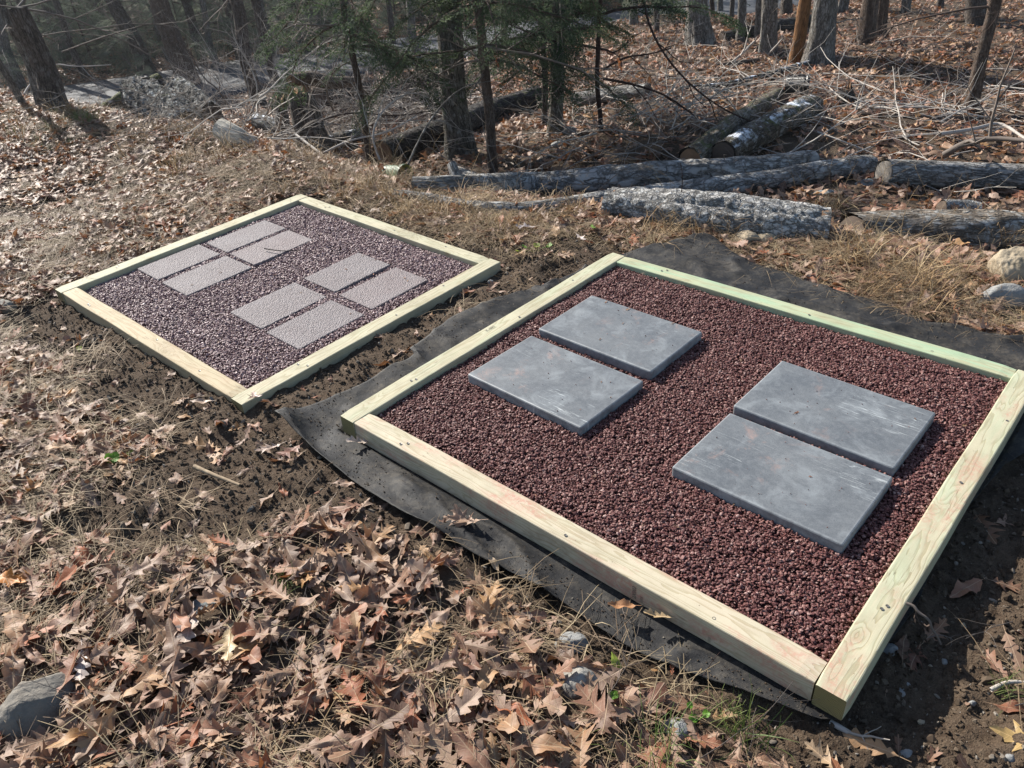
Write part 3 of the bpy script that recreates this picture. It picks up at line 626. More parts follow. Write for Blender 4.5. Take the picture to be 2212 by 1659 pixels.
def subdiv(V, F, n):
    for _ in range(n):
        V = list(map(tuple, V)); mid = {}; nf = []
        def m(a, b):
            k = (min(a, b), max(a, b))
            if k not in mid:
                p = unit(np.array(V[a]) + np.array(V[b])); mid[k] = len(V); V.append(tuple(p))
            return mid[k]
        for a, b, c in F:
            ab, bc, ca = m(a, b), m(b, c), m(c, a); nf += [(a, ab, ca), (b, bc, ab), (c, ca, bc), (ab, bc, ca)]
        V = np.array(V); F = np.array(nf)
    return V, F
def chip_protos(nm, mat, n=9, flat=.55, jit=.32):
    out = []
    for i in range(n):
        V, F = ico(); V = V * (1 + RNG.uniform(-jit, jit, (12, 1))) + RNG.uniform(-.12, .12, (12, 3)); V = V * np.array([1, RNG.uniform(.45, .85), flat * RNG.uniform(.5, 1.0)]) * .52
        out.append(build(nm, Geo().add(V, F), mat, smooth=False))
    return out
def in_slabs(PS, x, y, grow):
    m = np.zeros(len(x), bool)
    for cx, cy, sx, sy, a in PS:
        c, s = math.cos(a), math.sin(a); dx, dy = x - cx, y - cy; u = c * dx + s * dy; v = -s * dx + c * dy
        m |= (np.abs(u) < sx / 2 + grow) & (np.abs(v) < sy / 2 + grow)
    return m
def gravel(name, label, Mx, W, Hh, PS, z0, mat, n, edge=.012):
    x = RNG.uniform(TW + .001, W - TW - .001, n); y = RNG.uniform(TW + .001, Hh - TW - .001, n)
    keep = ~in_slabs(PS, x, y, -.012); x, y = x[keep], y[keep]
    dd = np.min([np.minimum(x - TW, W - TW - x), np.minimum(y - TW, Hh - TW - y)], axis=0)
    z = z0 + .011 * fbm(x * 4, y * 4, 3, 3) - .010 * (1 - ss(dd / .08)) + RNG.uniform(-.006, .005, len(x))
    ins = in_slabs(PS, x, y, .004); z = np.where(ins, np.minimum(z, z0 - .002), z)
    A = np.array(Mx); P = np.c_[x, y, z, np.ones(len(x))] @ A.T
    R = np.c_[RNG.uniform(-.6, .6, len(x)), RNG.uniform(-.6, .6, len(x)), RNG.uniform(0, 6.28, len(x))]
    sc = RNG.uniform(.0065, .0165, len(x)) * np.where(RNG.random(len(x)) < .05, 1.3, 1)
    scatter(name, chip_protos('stone_chip', mat), P[:, :3], R, sc, label)
    g = Geo(); nn = 60; gx = np.linspace(TW + .0005, W - TW - .0005, nn); gy = np.linspace(TW + .0005, Hh - TW - .0005, nn); X, Y = np.meshgrid(gx, gy)
    dd = np.min([np.minimum(X - TW, W - TW - X), np.minimum(Y - TW, Hh - TW - Y)], axis=0)
    Z = z0 - .009 + .011 * fbm(X * 4, Y * 4, 3, 3) - .010 * (1 - ss(dd / .08)); V = np.stack([X, Y, Z], -1).reshape(-1, 3)
    i = np.arange(nn - 1)[:, None] * nn; j = np.arange(nn - 1)[None]; F = np.stack([i + j, i + j + 1, i + nn + j + 1, i + nn + j], -1).reshape(-1, 4)
    o = build('gravel_bed', g.add(V, F), M_bedbase); o.matrix_world = Mx; tag(o, label + ', fine grit beneath', kind='stuff')
gravel('red_gravel', 'dark red stone chips filling the near bed', B2, B2W, B2H, PS2, -.020, M_chip, 96000)
gravel('red_gravel', 'dusty pinkish red stone chips filling the far bed', B1, B1W, B1H, PS1, -.024, M_chip_pale, 76000)

# ------------------------------------------------------------------ ground cloth under the near bed
def cloth():
    px = [(605, 931), (640, 905), (708, 876), (793, 838), (851, 801), (899, 777), (887, 770), (987, 698), (1125, 640), (1186, 623), (1280, 575), (1377, 555), (1459, 540), (1539, 529), (1572, 555), (1614, 583), (1695, 600), (1757, 630), (1829, 648),
          (1945, 678), (2006, 705), (2109, 726), (2230, 742), (2330, 790), (2330, 900)]
    outer = [zpl(x, y, -.005) for x, y in px]
    def b2(u, v): p = B2 @ Vector((u, v, -TW)); return np.array(p)
    outer += [b2(B2W + .12, 1.62), b2(B2W + .03, 1.35), b2(B2W - .02, .9), b2(B2W + .015, .5), b2(B2W - .02, .1)]
    px2 = [(1824, 1563), (1765, 1564), (1691, 1535), (1526, 1465), (1460, 1440), (1373, 1396), (1288, 1342), (1220, 1301), (1118, 1247), (1032, 1212), (981, 1185), (899, 1140), (834, 1103), (763, 1056), (700, 1008), (650, 965), (618, 942)]
    outer += [zpl(x, y, -.02) for x, y in px2]
    outer = np.array(outer); Q = np.concatenate([outer, outer[:1]]); d = np.r_[0, np.cumsum(np.linalg.norm(np.diff(Q, axis=0), axis=1))]
    n = 360; t = np.linspace(0, d[-1], n, endpoint=False); E = np.array([np.interp(t, d, Q[:, k]) for k in range(2)]).T
    # matching inner line: nearest point on a rectangle well under the timbers
    u, v = bedxy(B2, E[:, 0], E[:, 1]); ui = np.clip(u, .05, B2W - .05); vi = np.clip(v, .05, B2H - .05)
    I = np.array([[B2[0][0] * a + B2[0][1] * b + B2[0][3], B2[1][0] * a + B2[1][1] * b + B2[1][3]] for a, b in zip(ui, vi)])
    m = 30; k = np.linspace(0, 1, m)[:, None, None]; XY = I[None] * (1 - k) + E[None] * k
    X, Y = XY[..., 0], XY[..., 1]; Z = base_h(X, Y)
    U, Vv = bedxy(B2, X, Y); dd = rectd(U, Vv, B2W, B2H); free = ss(dd / .06)
    wr = .5 * fbm(X * 4 + Y * 2, Y * 1.5, 61, 3) + .8 * np.maximum(0, fbm((X * .7 + Y * .7) * 5, (X - Y) * 1.2, 63, 3)) + .25 * fbm(X * 14, Y * 14, 66, 3)
    rdg = np.exp(-np.abs(fbm((X * .8 + Y * .55) * 6, (X * .5 - Y) * 2.0, 71, 2)) * 9)
    Z = Z + .028 + free * (.026 * wr + .022 * rdg)
    Z = np.where(dd < .01, np.minimum(Z, -.004), Z)
    # far flap rises over the bank, edges turned up slightly
    Z = Z + .015 * ss((Vv - B2H - .1) / .3) * ss((k[..., 0]) * 1.0) * (.5 + .5 * np.sin(U * 7))
    # rolled tip at the left
    tip = zpl(612, 933, 0); r = np.hypot(X - tip[0], Y - tip[1]); Z = Z + .045 * np.exp(-(r / .10) ** 2)
    V = np.stack([X, Y, Z], -1).reshape(-1, 3); i = np.arange(m - 1)[:, None] * n; j = np.arange(n)[None]; jn = (j + 1) % n
    F = np.stack([i + j, i + jn, i + n + jn, i + n + j], -1).reshape(-1, 4)
    global CLOTH; CLOTH = (V, F)
    o = build('ground_cloth', Geo().add(V, F), M_cloth)
    md = o.modifiers.new('thickness', 'SOLIDIFY'); md.thickness = .002; md.offset = 1
    tag(o, 'black landscaping cloth, dusty and creased, sticking out under the near frame', 'ground cloth')
    return E
CE = cloth()
from mathutils.bvhtree import BVHTree
def in_poly(x, y, P):
    c = np.zeros(len(x), bool); n = len(P)
    for i in range(n):
        x1, y1 = P[i]; x2, y2 = P[(i + 1) % n]
        cnd = ((y1 > y) != (y2 > y)); xi = (x2 - x1) * (y - y1) / ((y2 - y1) + 1e-12) + x1; c ^= cnd & (x < xi)
    return c
CEs = CE[::6]

# ------------------------------------------------------------------ leaves
def leaf_geo(kind, hi, cup, bend, twist, wav, seed):
    rg = np.random.default_rng(seed)
    if kind == 'red_oak':
        st = [(0, .0, 0), (.06, .02, 0), (.14, .15, .03), (.20, .05, -.01), (.30, .27, .08), (.34, .16, .0), (.38, .07, -.01), (.50, .37, .12), (.53, .20, .03), (.57, .075, -.01), (.68, .33, .12), (.72, .15, .02), (.76, .06, 0), (.84, .17, .06), (.89, .06, 0), (.95, .05, .02), (1.0, .0, 0)]
    elif kind == 'white_oak':
        st = [(0, 0, 0), (.07, .02, 0), (.16, .10, .02), (.22, .05, 0), (.32, .18, .05), (.37, .17, .04), (.42, .07, 0), (.53, .25, .06), (.58, .24, .04), (.63, .08, 0), (.73, .22, .05), (.79, .19, .03), (.84, .10, 0), (.91, .13, .02), (.96, .09, 0), (1, 0, 0)]
    elif kind == 'chestnut':
        st = [(0, 0, 0)] + [(t, .21 * math.sin(math.pi * t ** .85) + (.012 if i % 2 else -.006), .01) for i, t in enumerate(np.linspace(.06, .95, 14))] + [(1, 0, 0)]
    else:  # maple like
        st = [(0, .0, 0), (.02, .10, -.06), (.08, .30, -.06), (.12, .20, .02), (.20, .42, .04), (.28, .26, .05), (.34, .16, 0), (.46, .40, .14), (.50, .26, .06), (.54, .12, 0), (.66, .20, .05), (.74, .10, 0), (.86, .09, .02), (1, 0, 0)]
    if not hi: st = st[::2] if len(st) % 2 else st[::2] + [st[-1]]
    V = []; F = []; cols = (0, .5, 1) if hi else (0, 1)
    nc = len(cols)
    for side in (1, -1):
        j = 1 + rg.uniform(-.10, .10, len(st)); base = len(V)
        for i, (t, wd, sh) in enumerate(st):
            for c in cols: V.append((side * wd * c * j[i], t + sh * c * c, 0))
        for i in range(len(st) - 1):
            for c in range(nc - 1):
                a = base + i * nc + c; q = [a, a + 1, a + nc + 1, a + nc]; F.append(q if side == 1 else q[::-1])
    V = np.array(V, float); V[:, 0] *= rg.uniform(.68, .95); bk = V.copy()
    # petiole
    x, y = V[:, 0], V[:, 1]; z = wav * (np.sin(y * 11 + seed) * np.abs(x) * 1.5 + fbm(x * 5 + seed, y * 5, seed, 2) * .10)
    # cup across
    k = cup * (1 + .5 * np.sin(y * 5 + seed)); kk = np.where(np.abs(k) < .05, .05, k); V = np.c_[np.sin(kk * x) / kk, y, z + (1 - np.cos(kk * x)) / kk * 1.0]
    # fold at rib
    V[:, 2] += np.abs(V[:, 0]) * rg.uniform(-.1, .45)
    # bend along
    b = bend if abs(bend) > .05 else .05; yb = V[:, 1] - .45; V = np.c_[V[:, 0], np.sin(b * yb) / b * (1 - b * V[:, 2] * .3), V[:, 2] * np.cos(b * yb) + (1 - np.cos(b * yb)) / b]
    a = twist * V[:, 1]; V = np.c_[V[:, 0] * np.cos(a) - V[:, 2] * np.sin(a), V[:, 1], V[:, 0] * np.sin(a) + V[:, 2] * np.cos(a)]
    g = Geo(); g.add(V, np.array(F), 0, bk)
    if hi:
        b0 = V[0]; q = np.array([b0 + (-.006, 0, 0), b0 + (.006, 0, 0), b0 + (.008 + .02 * math.sin(seed), -.18, .02), b0 + (-.0 + .02 * math.sin(seed), -.18, .02)])
        g.add(q, [[0, 3, 2, 1]], 0, np.array([[0, .5, 0]] * 4))
    return g
KINDS = ['red_oak', 'white_oak', 'red_oak', 'chestnut', 'white_oak', 'red_oak', 'chestnut', 'red_oak']
def leaf_protos(n, hi, seed0, nm='oak_leaf'):
    out = []
    for i in range(n):
        rg = np.random.default_rng(seed0 + i)
        g = leaf_geo(KINDS[i % 8], hi, rg.choice([-1, 1]) * rg.uniform(.4, 3.2) ** (1.0 if i % 3 else 1.35), rg.uniform(-1.1, 1.1), rg.uniform(-.8, .8), rg.uniform(.1, .4), seed0 + i)
        out.append(build(nm, g, M_leaf))
    return out
def litter_density(x, y):
    s = edge_s(x, y); b = bare_mask(x, y); n = fbm(x * 1.1, y * 1.1, 41, 3)
    d = 1.0 + .55 * n
    d = np.where(s > .2, .85 + .25 * n, d)
    band = np.exp(-((s + .3) / .5) ** 2); d = d - .22 * band * ss((x + 3) / 1.5) * (1 - ss(x / .8))
    # straw hummock zone on the left middle, thinner leaves
    d = d - .15 * np.exp(-(((x + 2.2) / 1.1) ** 2 + ((y - 6.0) / .6) ** 2))
    return np.clip(d, 0, 1) * (1 - b) ** 1.5 + .085 * b
def free_of_beds(x, y, g=.03):
    u2, v2 = bedxy(B2, x, y); u1, v1 = bedxy(B1, x, y)
    return (rectd(u2, v2, B2W, B2H) > g) & (rectd(u1, v1, B1W, B1H) > g)
RCLR = [(onto(a, b), r) for a, b, r in ((82, 1535, .10), (445, 1308, .055), (1236, 1402, .05), (1243, 1480, .055), (968, 1500, .03), (1462, 1582, .04), (2186, 604, .12), (2160, 655, .09), (1612, 524, .06), (1655, 524, .05), (1228, 288, .08), (1215, 312, .1))]
def off_rocks(x, y):
    m = np.ones(len(x), bool)
    for c, r in RCLR: m &= np.hypot(x - c[0], y - c[1]) > r
    return m
def wedge(n, r0, r1, half=.74):
    """area-uniform points in the viewed wedge"""
    r = np.sqrt(RNG.uniform(r0 ** 2, r1 ** 2, n)); a = RNG.uniform(-half, half, n); return r * np.sin(a), r * np.cos(a)
def normal_rot(x, y, tilt, n):
    e = .05; hx = (base_h(x + e, y) - base_h(x - e, y)) / (2 * e); hy = (base_h(x, y + e) - base_h(x, y - e)) / (2 * e)
    return hx, hy
def lay(x, y, tmin, tmax):
    n = len(x); yaw = RNG.uniform(0, 2 * np.pi, n); t1 = RNG.normal(0, tmax, n); t2 = RNG.normal(0, tmax, n)
    flip = np.where(RNG.random(n) < .45, np.pi, 0)
    return np.c_[t1 + flip, t2, yaw]
x1_, y1_ = wedge(17500, .75, 6.2, 1.0); x2_, y2_ = wedge(42000, 6.2, 14, .8); x, y = np.r_[x1_, x2_], np.r_[y1_, y2_]; keep = (RNG.random(len(x)) < litter_density(x, y)) & free_of_beds(x, y) & (edge_s(x, y) < .45)
x, y = x[keep], y[keep]; keep = ~in_poly(x, y, CEs) & off_rocks(x, y); x, y = x[keep], y[keep]
z = height(x, y) + RNG.uniform(.004, .040, len(x)) * (1 - .8 * bare_mask(x, y)); R = lay(x, y, 0, .27); sc = RNG.uniform(.075, .168, len(x))
dist = np.sqrt(x ** 2 + y ** 2 + (CAM_Z - z) ** 2)
# which of them are inside the frame: the 300 that show largest become leaves of their own
Pc = np.c_[x, y, z - CAM_Z] @ MC; inside = (Pc[:, 2] > .2) & (np.abs(Pc[:, 0] / Pc[:, 2] * F_PX) < 1090) & (np.abs(Pc[:, 1] / Pc[:, 2] * F_PX) < 815)
top = z - height(x, y); score = np.where(inside, sc / dist * (1 + 6 * top), 0); order = np.argsort(-score)[:290]
hiprotos = leaf_protos(24, True, 100)
for i in order:
    src = hiprotos[RNG.integers(0, 24)]; o = bpy.data.objects.new('oak_leaf', src.data); C.objects.link(o)
    o.location = (x[i], y[i], z[i] + .006); o.rotation_euler = R[i]; o.scale = (sc[i] * 1.08,) * 3
    tag(o, 'dry brown curled oak leaf among the foreground litter', 'leaf', 'fallen oak leaves in the foreground litter')
msk = np.ones(len(x), bool); msk[order] = False
scatter('leaf_litter', hiprotos, np.c_[x, y, z][msk], R[msk], sc[msk], 'dry brown oak leaves covering the clearing')
# broken leaf bits fill the gaps
x, y = wedge(16000, .75, 6.5, 1.0); keep = (RNG.random(len(x)) < litter_density(x, y) * .9) & free_of_beds(x, y) & (edge_s(x, y) < .5); x, y = x[keep], y[keep]; keep = ~in_poly(x, y, CEs) & off_rocks(x, y); x, y = x[keep], y[keep]
lop = leaf_protos(14, False, 300)
scatter('leaf_crumbs', lop, np.c_[x, y, height(x, y) + RNG.uniform(.002, .015, len(x))], lay(x, y, 0, .3), RNG.uniform(.03, .08, len(x)), 'broken leaf bits in the litter')
x, y = wedge(120000, 4.5, 34, .70); r = np.hypot(x, y); pr = np.where(r < 14, 1.0, .62)
keep = (RNG.random(len(x)) < litter_density(x, y) * pr) & (edge_s(x, y) > .25) & free_of_beds(x, y) & (road_d(x, y) > 1.85); x, y = x[keep], y[keep]; keep = ~in_poly(x, y, CEs) & off_rocks(x, y); x, y = x[keep], y[keep]
lop2 = leaf_protos(16, False, 400)
scatter('forest_litter', lop2, np.c_[x, y, height(x, y) + RNG.uniform(.005, .05, len(x))], lay(x, y, 0, .38), RNG.uniform(.09, .17, len(x)), 'brown leaf carpet of the forest floor')

# ------------------------------------------------------------------ dry grass and crumbs of soil
def blade(geo, p, dirv, L, wd, arch, mat=0, seg=3, lift=.0):
    t = np.linspace(0, 1, seg + 1); s = np.array([-dirv[1], dirv[0], 0]); up = np.array([0, 0, 1.])
    c = p + dirv[None] * (L * t)[:, None] + up[None] * (arch * 4 * t * (1 - t) + lift * t)[:, None] + s[None] * (RNG.normal(0, .08) * L * t * t)[:, None]
    ww = wd * (1 - t * .8); V = np.concatenate([c - s * ww[:, None], c + s * ww[:, None]]); n = seg + 1
    F = np.array([[i, i + 1, n + i + 1, n + i] for i in range(seg)]); geo.add(V, F, mat)
def straw_protos(nm, mat, n, count, Lr, spread, archr, liftr, wd=.0011):
    out = []
    for i in range(n):
        g = Geo()
        for _ in range(count):
            a = RNG.uniform(0, 6.28); d = np.array([math.cos(a), math.sin(a), 0]); p = np.array([*RNG.normal(0, spread, 2), RNG.uniform(-.004, .006)])
            blade(g, p, d, RNG.uniform(*Lr), wd * RNG.uniform(.6, 1.5), RNG.uniform(*archr), 0, 3, RNG.uniform(*liftr))
        out.append(build(nm, g, mat))
    return out
flat = straw_protos('dry_grass_blade', M_straw, 8, 22, (.05, .20), .05, (.0, .02), (-.005, .012))
def straw_density(x, y):
    n = fbm(x * 1.3 + 5, y * 1.3, 51, 3); s = edge_s(x, y); b = bare_mask(x, y)
    d = .42 + .9 * n + .5 * np.exp(-((s + .35) / .5) ** 2) + .5 * np.exp(-(((x + 2.2) / 1.1) ** 2 + ((y - 6.0) / .6) ** 2))
    return np.clip(d, 0.05, 1) * (1 - b * .9)
x1_, y1_ = wedge(11000, .75, 6.5, .95); x2_, y2_ = wedge(5500, 6.5, 13, .8); x, y = np.r_[x1_, x2_], np.r_[y1_, y2_]; keep = (RNG.random(len(x)) < straw_density(x, y)) & free_of_beds(x, y, .06) & (edge_s(x, y) < .5); x, y = x[keep], y[keep]; keep = ~in_poly(x, y, CEs) & off_rocks(x, y); x, y = x[keep], y[keep]
scatter('dry_grass', flat, np.c_[x, y, height(x, y) + RNG.uniform(.004, .03, len(x))], np.c_[RNG.normal(0, .12, len(x)), RNG.normal(0, .12, len(x)), RNG.uniform(0, 6.28, len(x))], RNG.uniform(.7, 1.4, len(x)), 'matted dry grass between the leaves')
tuft = straw_protos('golden_grass_blade', M_gold, 8, 20, (.07, .26), .03, (.01, .08), (-.01, .14), .0017)
cl = []
def clump(px, py, n, rad, h=.0):
    c = onto(px, py)
    for _ in range(int(n * .6) + 1): cl.append((c[0] + RNG.normal(0, rad), c[1] + RNG.normal(0, rad * .7)))
for a in ((1800, 450, 9, .06), (1790, 470, 8, .10), (1480, 500, 14, .10), (1440, 510, 8, .12), (830, 400, 12, .10), (760, 420, 16, .14), (880, 455, 16, .14), (960, 470, 12, .15), (1080, 485, 12, .15), (620, 300, 10, .2), (540, 330, 14, .22), (480, 350, 12, .25), (400, 340, 9, .3), (350, 300, 9, .3), (300, 330, 6, .3),
          (1900, 600, 14, .12), (1960, 640, 14, .14), (1860, 560, 10, .1), (2110, 500, 8, .1), (2150, 530, 10, .1), (1190, 470, 10, .12), (700, 400, 14, .14), (60, 250, 14, .4), (150, 260, 10, .35), (240, 280, 7, .3), (2010, 620, 8, .12), (640, 345, 10, .15), (1580, 500, 8, .06)): clump(*a)
cl = np.array(cl); keep = free_of_beds(cl[:, 0], cl[:, 1], .05); cl = cl[keep]; cl = cl[~in_poly(cl[:, 0], cl[:, 1], CEs)]
scatter('golden_grass', tuft, np.c_[cl, height(cl[:, 0], cl[:, 1])], np.c_[RNG.normal(0, .25, len(cl)), RNG.normal(0, .25, len(cl)), RNG.uniform(0, 6.28, len(cl))], RNG.uniform(.7, 1.3, len(cl)), 'golden dead grass tufts along the rim of the clearing')
gtuft = straw_protos('green_blade', M_green_grass, 4, 30, (.03, .12), .03, (.01, .04), (.02, .13), .0013)
cl = []
for a in ((190, 262, 7, .10), (170, 258, 5, .10), (40, 262, 4, .3), (1560, 1600, 4, .05), (1440, 1640, 3, .04), (130, 320, 4, .1), (2190, 1500, 1, .05), (620, 1290, 1, .03)): clump(*a)
cl = np.array(cl); scatter('green_grass', gtuft, np.c_[cl, height(cl[:, 0], cl[:, 1])], np.c_[RNG.normal(0, .2, len(cl)), RNG.normal(0, .2, len(cl)), RNG.uniform(0, 6.28, len(cl))], RNG.uniform(.6, 1.2, len(cl)), 'small patches of green grass')
x, y = wedge(150000, .8, 6.0, .9); b = bare_mask(x, y); keep = (RNG.random(len(x)) < .04 + .96 * b) & free_of_beds(x, y, .004); x, y, b = x[keep], y[keep], b[keep]; keep = ~in_poly(x, y, CEs); x, y = x[keep], y[keep]
sc = .005 + .016 * RNG.random(len(x)) ** 3 + .022 * (RNG.random(len(x)) < .02)
scatter('soil_crumbs', chip_protos('soil_crumb', M_clod, 7, .8, .25), np.c_[x, y, height(x, y) + .001], RNG.uniform(0, 6.28, (len(x), 3)), sc, 'crumbs of soil and grit around the beds')
# ------------------------------------------------------------------ logs
def log(label, px, radii, mats, name='fallen_log', n=70, sides=44, rough=.16, ridge=.006, seed=1, sink=.75, stubs=(), cat='log', group=None, zs=None):
    """px: pixels along the axis; each lies on the ground raised by the local radius"""
    rr = np.interp(np.linspace(0, 1, len(px)), np.linspace(0, 1, len(radii)), radii)
    P = np.array([onto(a, b, r * sink) for (a, b), r in zip(px, rr)])
    if zs is not None: P = np.array([zpl(a, b, z) for (a, b), z in zip(px, zs)])
    Q = resample(P, n); rf = np.interp(np.linspace(0, 1, n), np.linspace(0, 1, len(radii)), radii)
    root = P.mean(0); e = empty(name, root, label, cat, group)
    g = tube(Geo(), Q - root, rf[0], rf[-1], sides, 0, rough, seed, False, 0, 0, ridge, rf)
    build('bark', g, mats[0], e)
    for k in (0, 1):
        T = unit(Q[1] - Q[0]) * -1 if k == 0 else unit(Q[-1] - Q[-2]); r = rf[0 if k == 0 else -1]; c = (Q[0] if k == 0 else Q[-1]) - root
        gg = Geo(); tube(gg, np.array([c - T * .05, c + T * .001]), r * .9, r * .86, 28, 0, rough * .6, seed, True, 0)
        o = build('sawn_end', gg, mats[1], e)
    for (f, az, ln, r) in stubs:
        i = int(f * (n - 1)); T = unit(Q[min(i + 1, n - 1)] - Q[i - 1]); up = np.array([0, 0, 1.]); sN = unit(np.cross(T, up))
        d = unit(up * math.sin(az) + sN * math.cos(az) * -1 + T * .4); c = Q[i] - root
        gg = Geo(); tube(gg, np.array([c, c + d * ln * .5, c + d * ln]), r * 1.2, r, 16, 0, .15, seed + f, True, 1)
        build('branch_stub', gg, [mats[0], mats[1]], e)
    return e
log('long silver-barked log with a short cut stub, lying left of the overlapping log ends', [(893, 399), (1000, 398), (1110, 402), (1250, 396), (1400, 381), (1560, 368), (1680, 357), (1757, 348)], [.055, .075, .10, .115, .12, .112, .10, .088], (M_b_log, M_cut), seed=3, sink=.9, stubs=((.10, .9, .17, .035), (.18, .35, .26, .05)))
log('thinner curved log tucked under the long silver log, its jagged end pointing right', [(1120, 452), (1200, 447), (1330, 432), (1470, 414), (1600, 398), (1700, 383), (1790, 368), (1880, 358)], [.045, .065, .08, .085, .085, .08, .085, .095], (M_b_log, M_cutb), seed=9, sink=.7)
log('thin rotten pole lying in the grass below the long silver log', [(852, 420), (930, 430), (1010, 446), (1110, 452), (1200, 456)], [.035, .045, .04, .045, .03], (M_b_log, M_cutb), seed=14, sides=24, n=50)
log('straight grey log at the right edge with a pale sawn end', [(1908, 374), (2040, 377), (2240, 383), (2420, 388)], [.108, .108, .105, .10], (M_b_log, M_cutp), seed=21, sink=.85, rough=.08)
log('thick whitish log with coarse flaking bark and a round cut knot', [(1314, 450), (1400, 456), (1500, 466), (1600, 477), (1700, 488), (1785, 498)], [.135, .15, .16, .16, .155, .14], (M_b_pale, M_cutb), seed=27, sides=72, n=130, ridge=.02, sink=.30, rough=.2, stubs=((.07, .12, .17, .045),))
log('soil-caked log half buried in the bank at the right', [(1835, 512), (1960, 515), (2080, 516), (2260, 512)], [.15, .19, .19, .16], (M_b_dirt, M_cutd), seed=31, sink=-.05, ridge=.006)
log('short whitish log chunk with a black end beside the half-buried log', [(2033, 452), (2075, 453), (2112, 457)], [.065, .07, .07], (M_b_pale, M_cutd), 'log_chunk', 24, 28, seed=35, sink=.6)
log('slender mossy log leaning from the litter towards the black pot', [(1490, 346), (1545, 300), (1600, 262), (1640, 230), (1684, 200)], [.11, .10, .095, .08, .06], (M_b_mosslog, M_cutb), seed=41, sink=1.0)
log('dark frosted log beside the slender mossy log', [(1562, 334), (1620, 297), (1665, 272), (1710, 250), (1757, 228)], [.12, .13, .12, .125, .11], (M_b_mosslog2, M_cutd), seed=47, sink=.85)
log('long thin dead branch lying left of the black pot', [(1467, 190), (1520, 186), (1569, 183), (1644, 164), (1700, 150), (1752, 135)], [.02, .03, .035, .04, .045, .04], (M_b_frost, M_cut), 'fallen_branch', 50, 14, seed=53, sink=1.4, cat='branch', ridge=0)
log('thin log lying before the trees at the top right', [(1505, 150), (1560, 142), (1637, 131)], [.03, .04, .04], (M_b_brown, M_cut), seed=57, sides=16, n=30, cat='log', ridge=0, sink=1)
log('dark fallen trunk lying behind the thick central tree', [(826, 332), (900, 303), (971, 281), (1040, 246), (1105, 226), (1165, 206)], [.13, .145, .15, .15, .14, .13], (M_b_wet, M_cutb), seed=61, sink=.9, rough=.12)
log('shaded log stacked at the top of the brush pile', [(838, 200), (900, 184), (970, 158)], [.13, .13, .13], (M_b_wet, M_cutb), seed=67, zs=(-.95, -.9, -.85))
log('frost-topped log in the brush pile left of the central tree', [(834, 222), (900, 219), (972, 215)], [.12, .12, .12], (M_b_frost, M_cutb), seed=71, zs=(-1.15, -1.15, -1.15))
log('cut log with a yellow sawn face pointing out of the brush pile', [(1000, 205), (952, 212), (918, 214)], [.10, .10, .10], (M_b_wet, mat_cutwood('yellow_sawn_end', (.55, .36, .14), (.40, .22, .08))), seed=73, zs=(-.7, -.75, -.78), n=30)
log('frost-patched log lying right of the tall broken stump', [(700, 311), (740, 302), (790, 292)], [.10, .10, .10], (M_b_frost, M_cutd), seed=77, sink=.9, n=30)
log('massive grey bark-covered trunk section in the far left pile', [(302, 200), (345, 232), (376, 256), (408, 284)], [.19, .21, .21, .19], (M_b_scaly, M_cutd), seed=81, ridge=.03, rough=.3, zs=(.10, .02, -.05, -.12))
log('second trunk section leaning behind the massive one', [(376, 188), (415, 214), (458, 248)], [.14, .15, .13], (M_b_scaly, M_cutd), seed=83, zs=(.02, -.06, -.16), n=50, ridge=.022, rough=.3)
log('short round log with a hollow brown sawn end facing the clearing', [(236, 238), (262, 238), (296, 240)], [.12, .12, .12], (M_b_scaly, M_cutb), 'log_chunk', 24, 30, seed=85, zs=(-.12, -.12, -.12))
log('mossy split log sloping down at the left end of the pile', [(196, 258), (240, 226), (290, 196), (345, 168)], [.05, .06, .065, .055], (M_b_mossy, M_cut), seed=87, n=40, sides=20, zs=(-.05, 0, .06, .12))
log('small dark log resting on top of the far left pile', [(330, 178), (358, 186), (372, 196)], [.07, .075, .07], (M_b_wet, M_cutd), seed=88, n=20, sides=20, zs=(.08, .04, 0))
log('pale barkless log end poking out of the grass', [(476, 277), (505, 294), (552, 326)], [.085, .095, .085], (mat_bark('bare_pale_wood', (.62, .55, .44), (.78, .72, .60), .8, .1, 0, 0, .4, .1), M_cutp), seed=91, n=40, ridge=.003, zs=(.17, .12, -.02))
log('dark round log behind the pale barkless log', [(556, 262), (580, 268), (622, 282)], [.10, .10, .09], (M_b_frost, M_cutd), seed=93, sink=1.0, n=30)
log('brown curved limb arching over the pile behind the tall stump', [(628, 172), (668, 168), (712, 180), (760, 176)], [.07, .08, .08, .06], (M_b_brown, M_cutb), seed=95, n=40, sides=20, zs=(.0, -.05, -.2, -.3), cat='limb', name='fallen_limb')
log('low dark log behind the tall stump', [(690, 212), (740, 200), (800, 196)], [.13, .13, .12], (M_b_wet, M_cutd), seed=96, zs=(-.7, -.75, -.8), n=30)
log('grey stick-like branch on the leaves right of the leaning sapling', [(1060, 381), (1110, 374), (1150, 356), (1190, 335)], [.018, .022, .022, .016], (M_b_grey, M_cut), 'fallen_branch', 30, 10, seed=97, sink=1.2, cat='branch', ridge=0)
log('fallen trunk lying across the forest floor at the top right', [(1560, 82), (1640, 64), (1760, 42)], [.10, .11, .10], (M_b_wet, M_cutd), seed=98, sink=.8)
log('bleached log among the farthest right trunks', [(1640, 48), (1652, 36), (1664, 20)], [.10, .10, .10], (M_b_pale, M_cutp), seed=99, sink=.9, n=20)
log('dark log beneath the thin dark sapling', [(1240, 216), (1320, 206), (1400, 196)], [.09, .10, .09], (M_b_log, M_cutd), seed=101, sink=.9, n=40)
log('thin pole lying across the leaves below the leaning sapling at the right', [(1850, 245), (2000, 254), (2120, 258), (2230, 252)], [.02, .028, .028, .02], (M_b_brown, M_cut), 'fallen_branch', 40, 10, seed=103, sink=1.3, cat='branch', ridge=0)

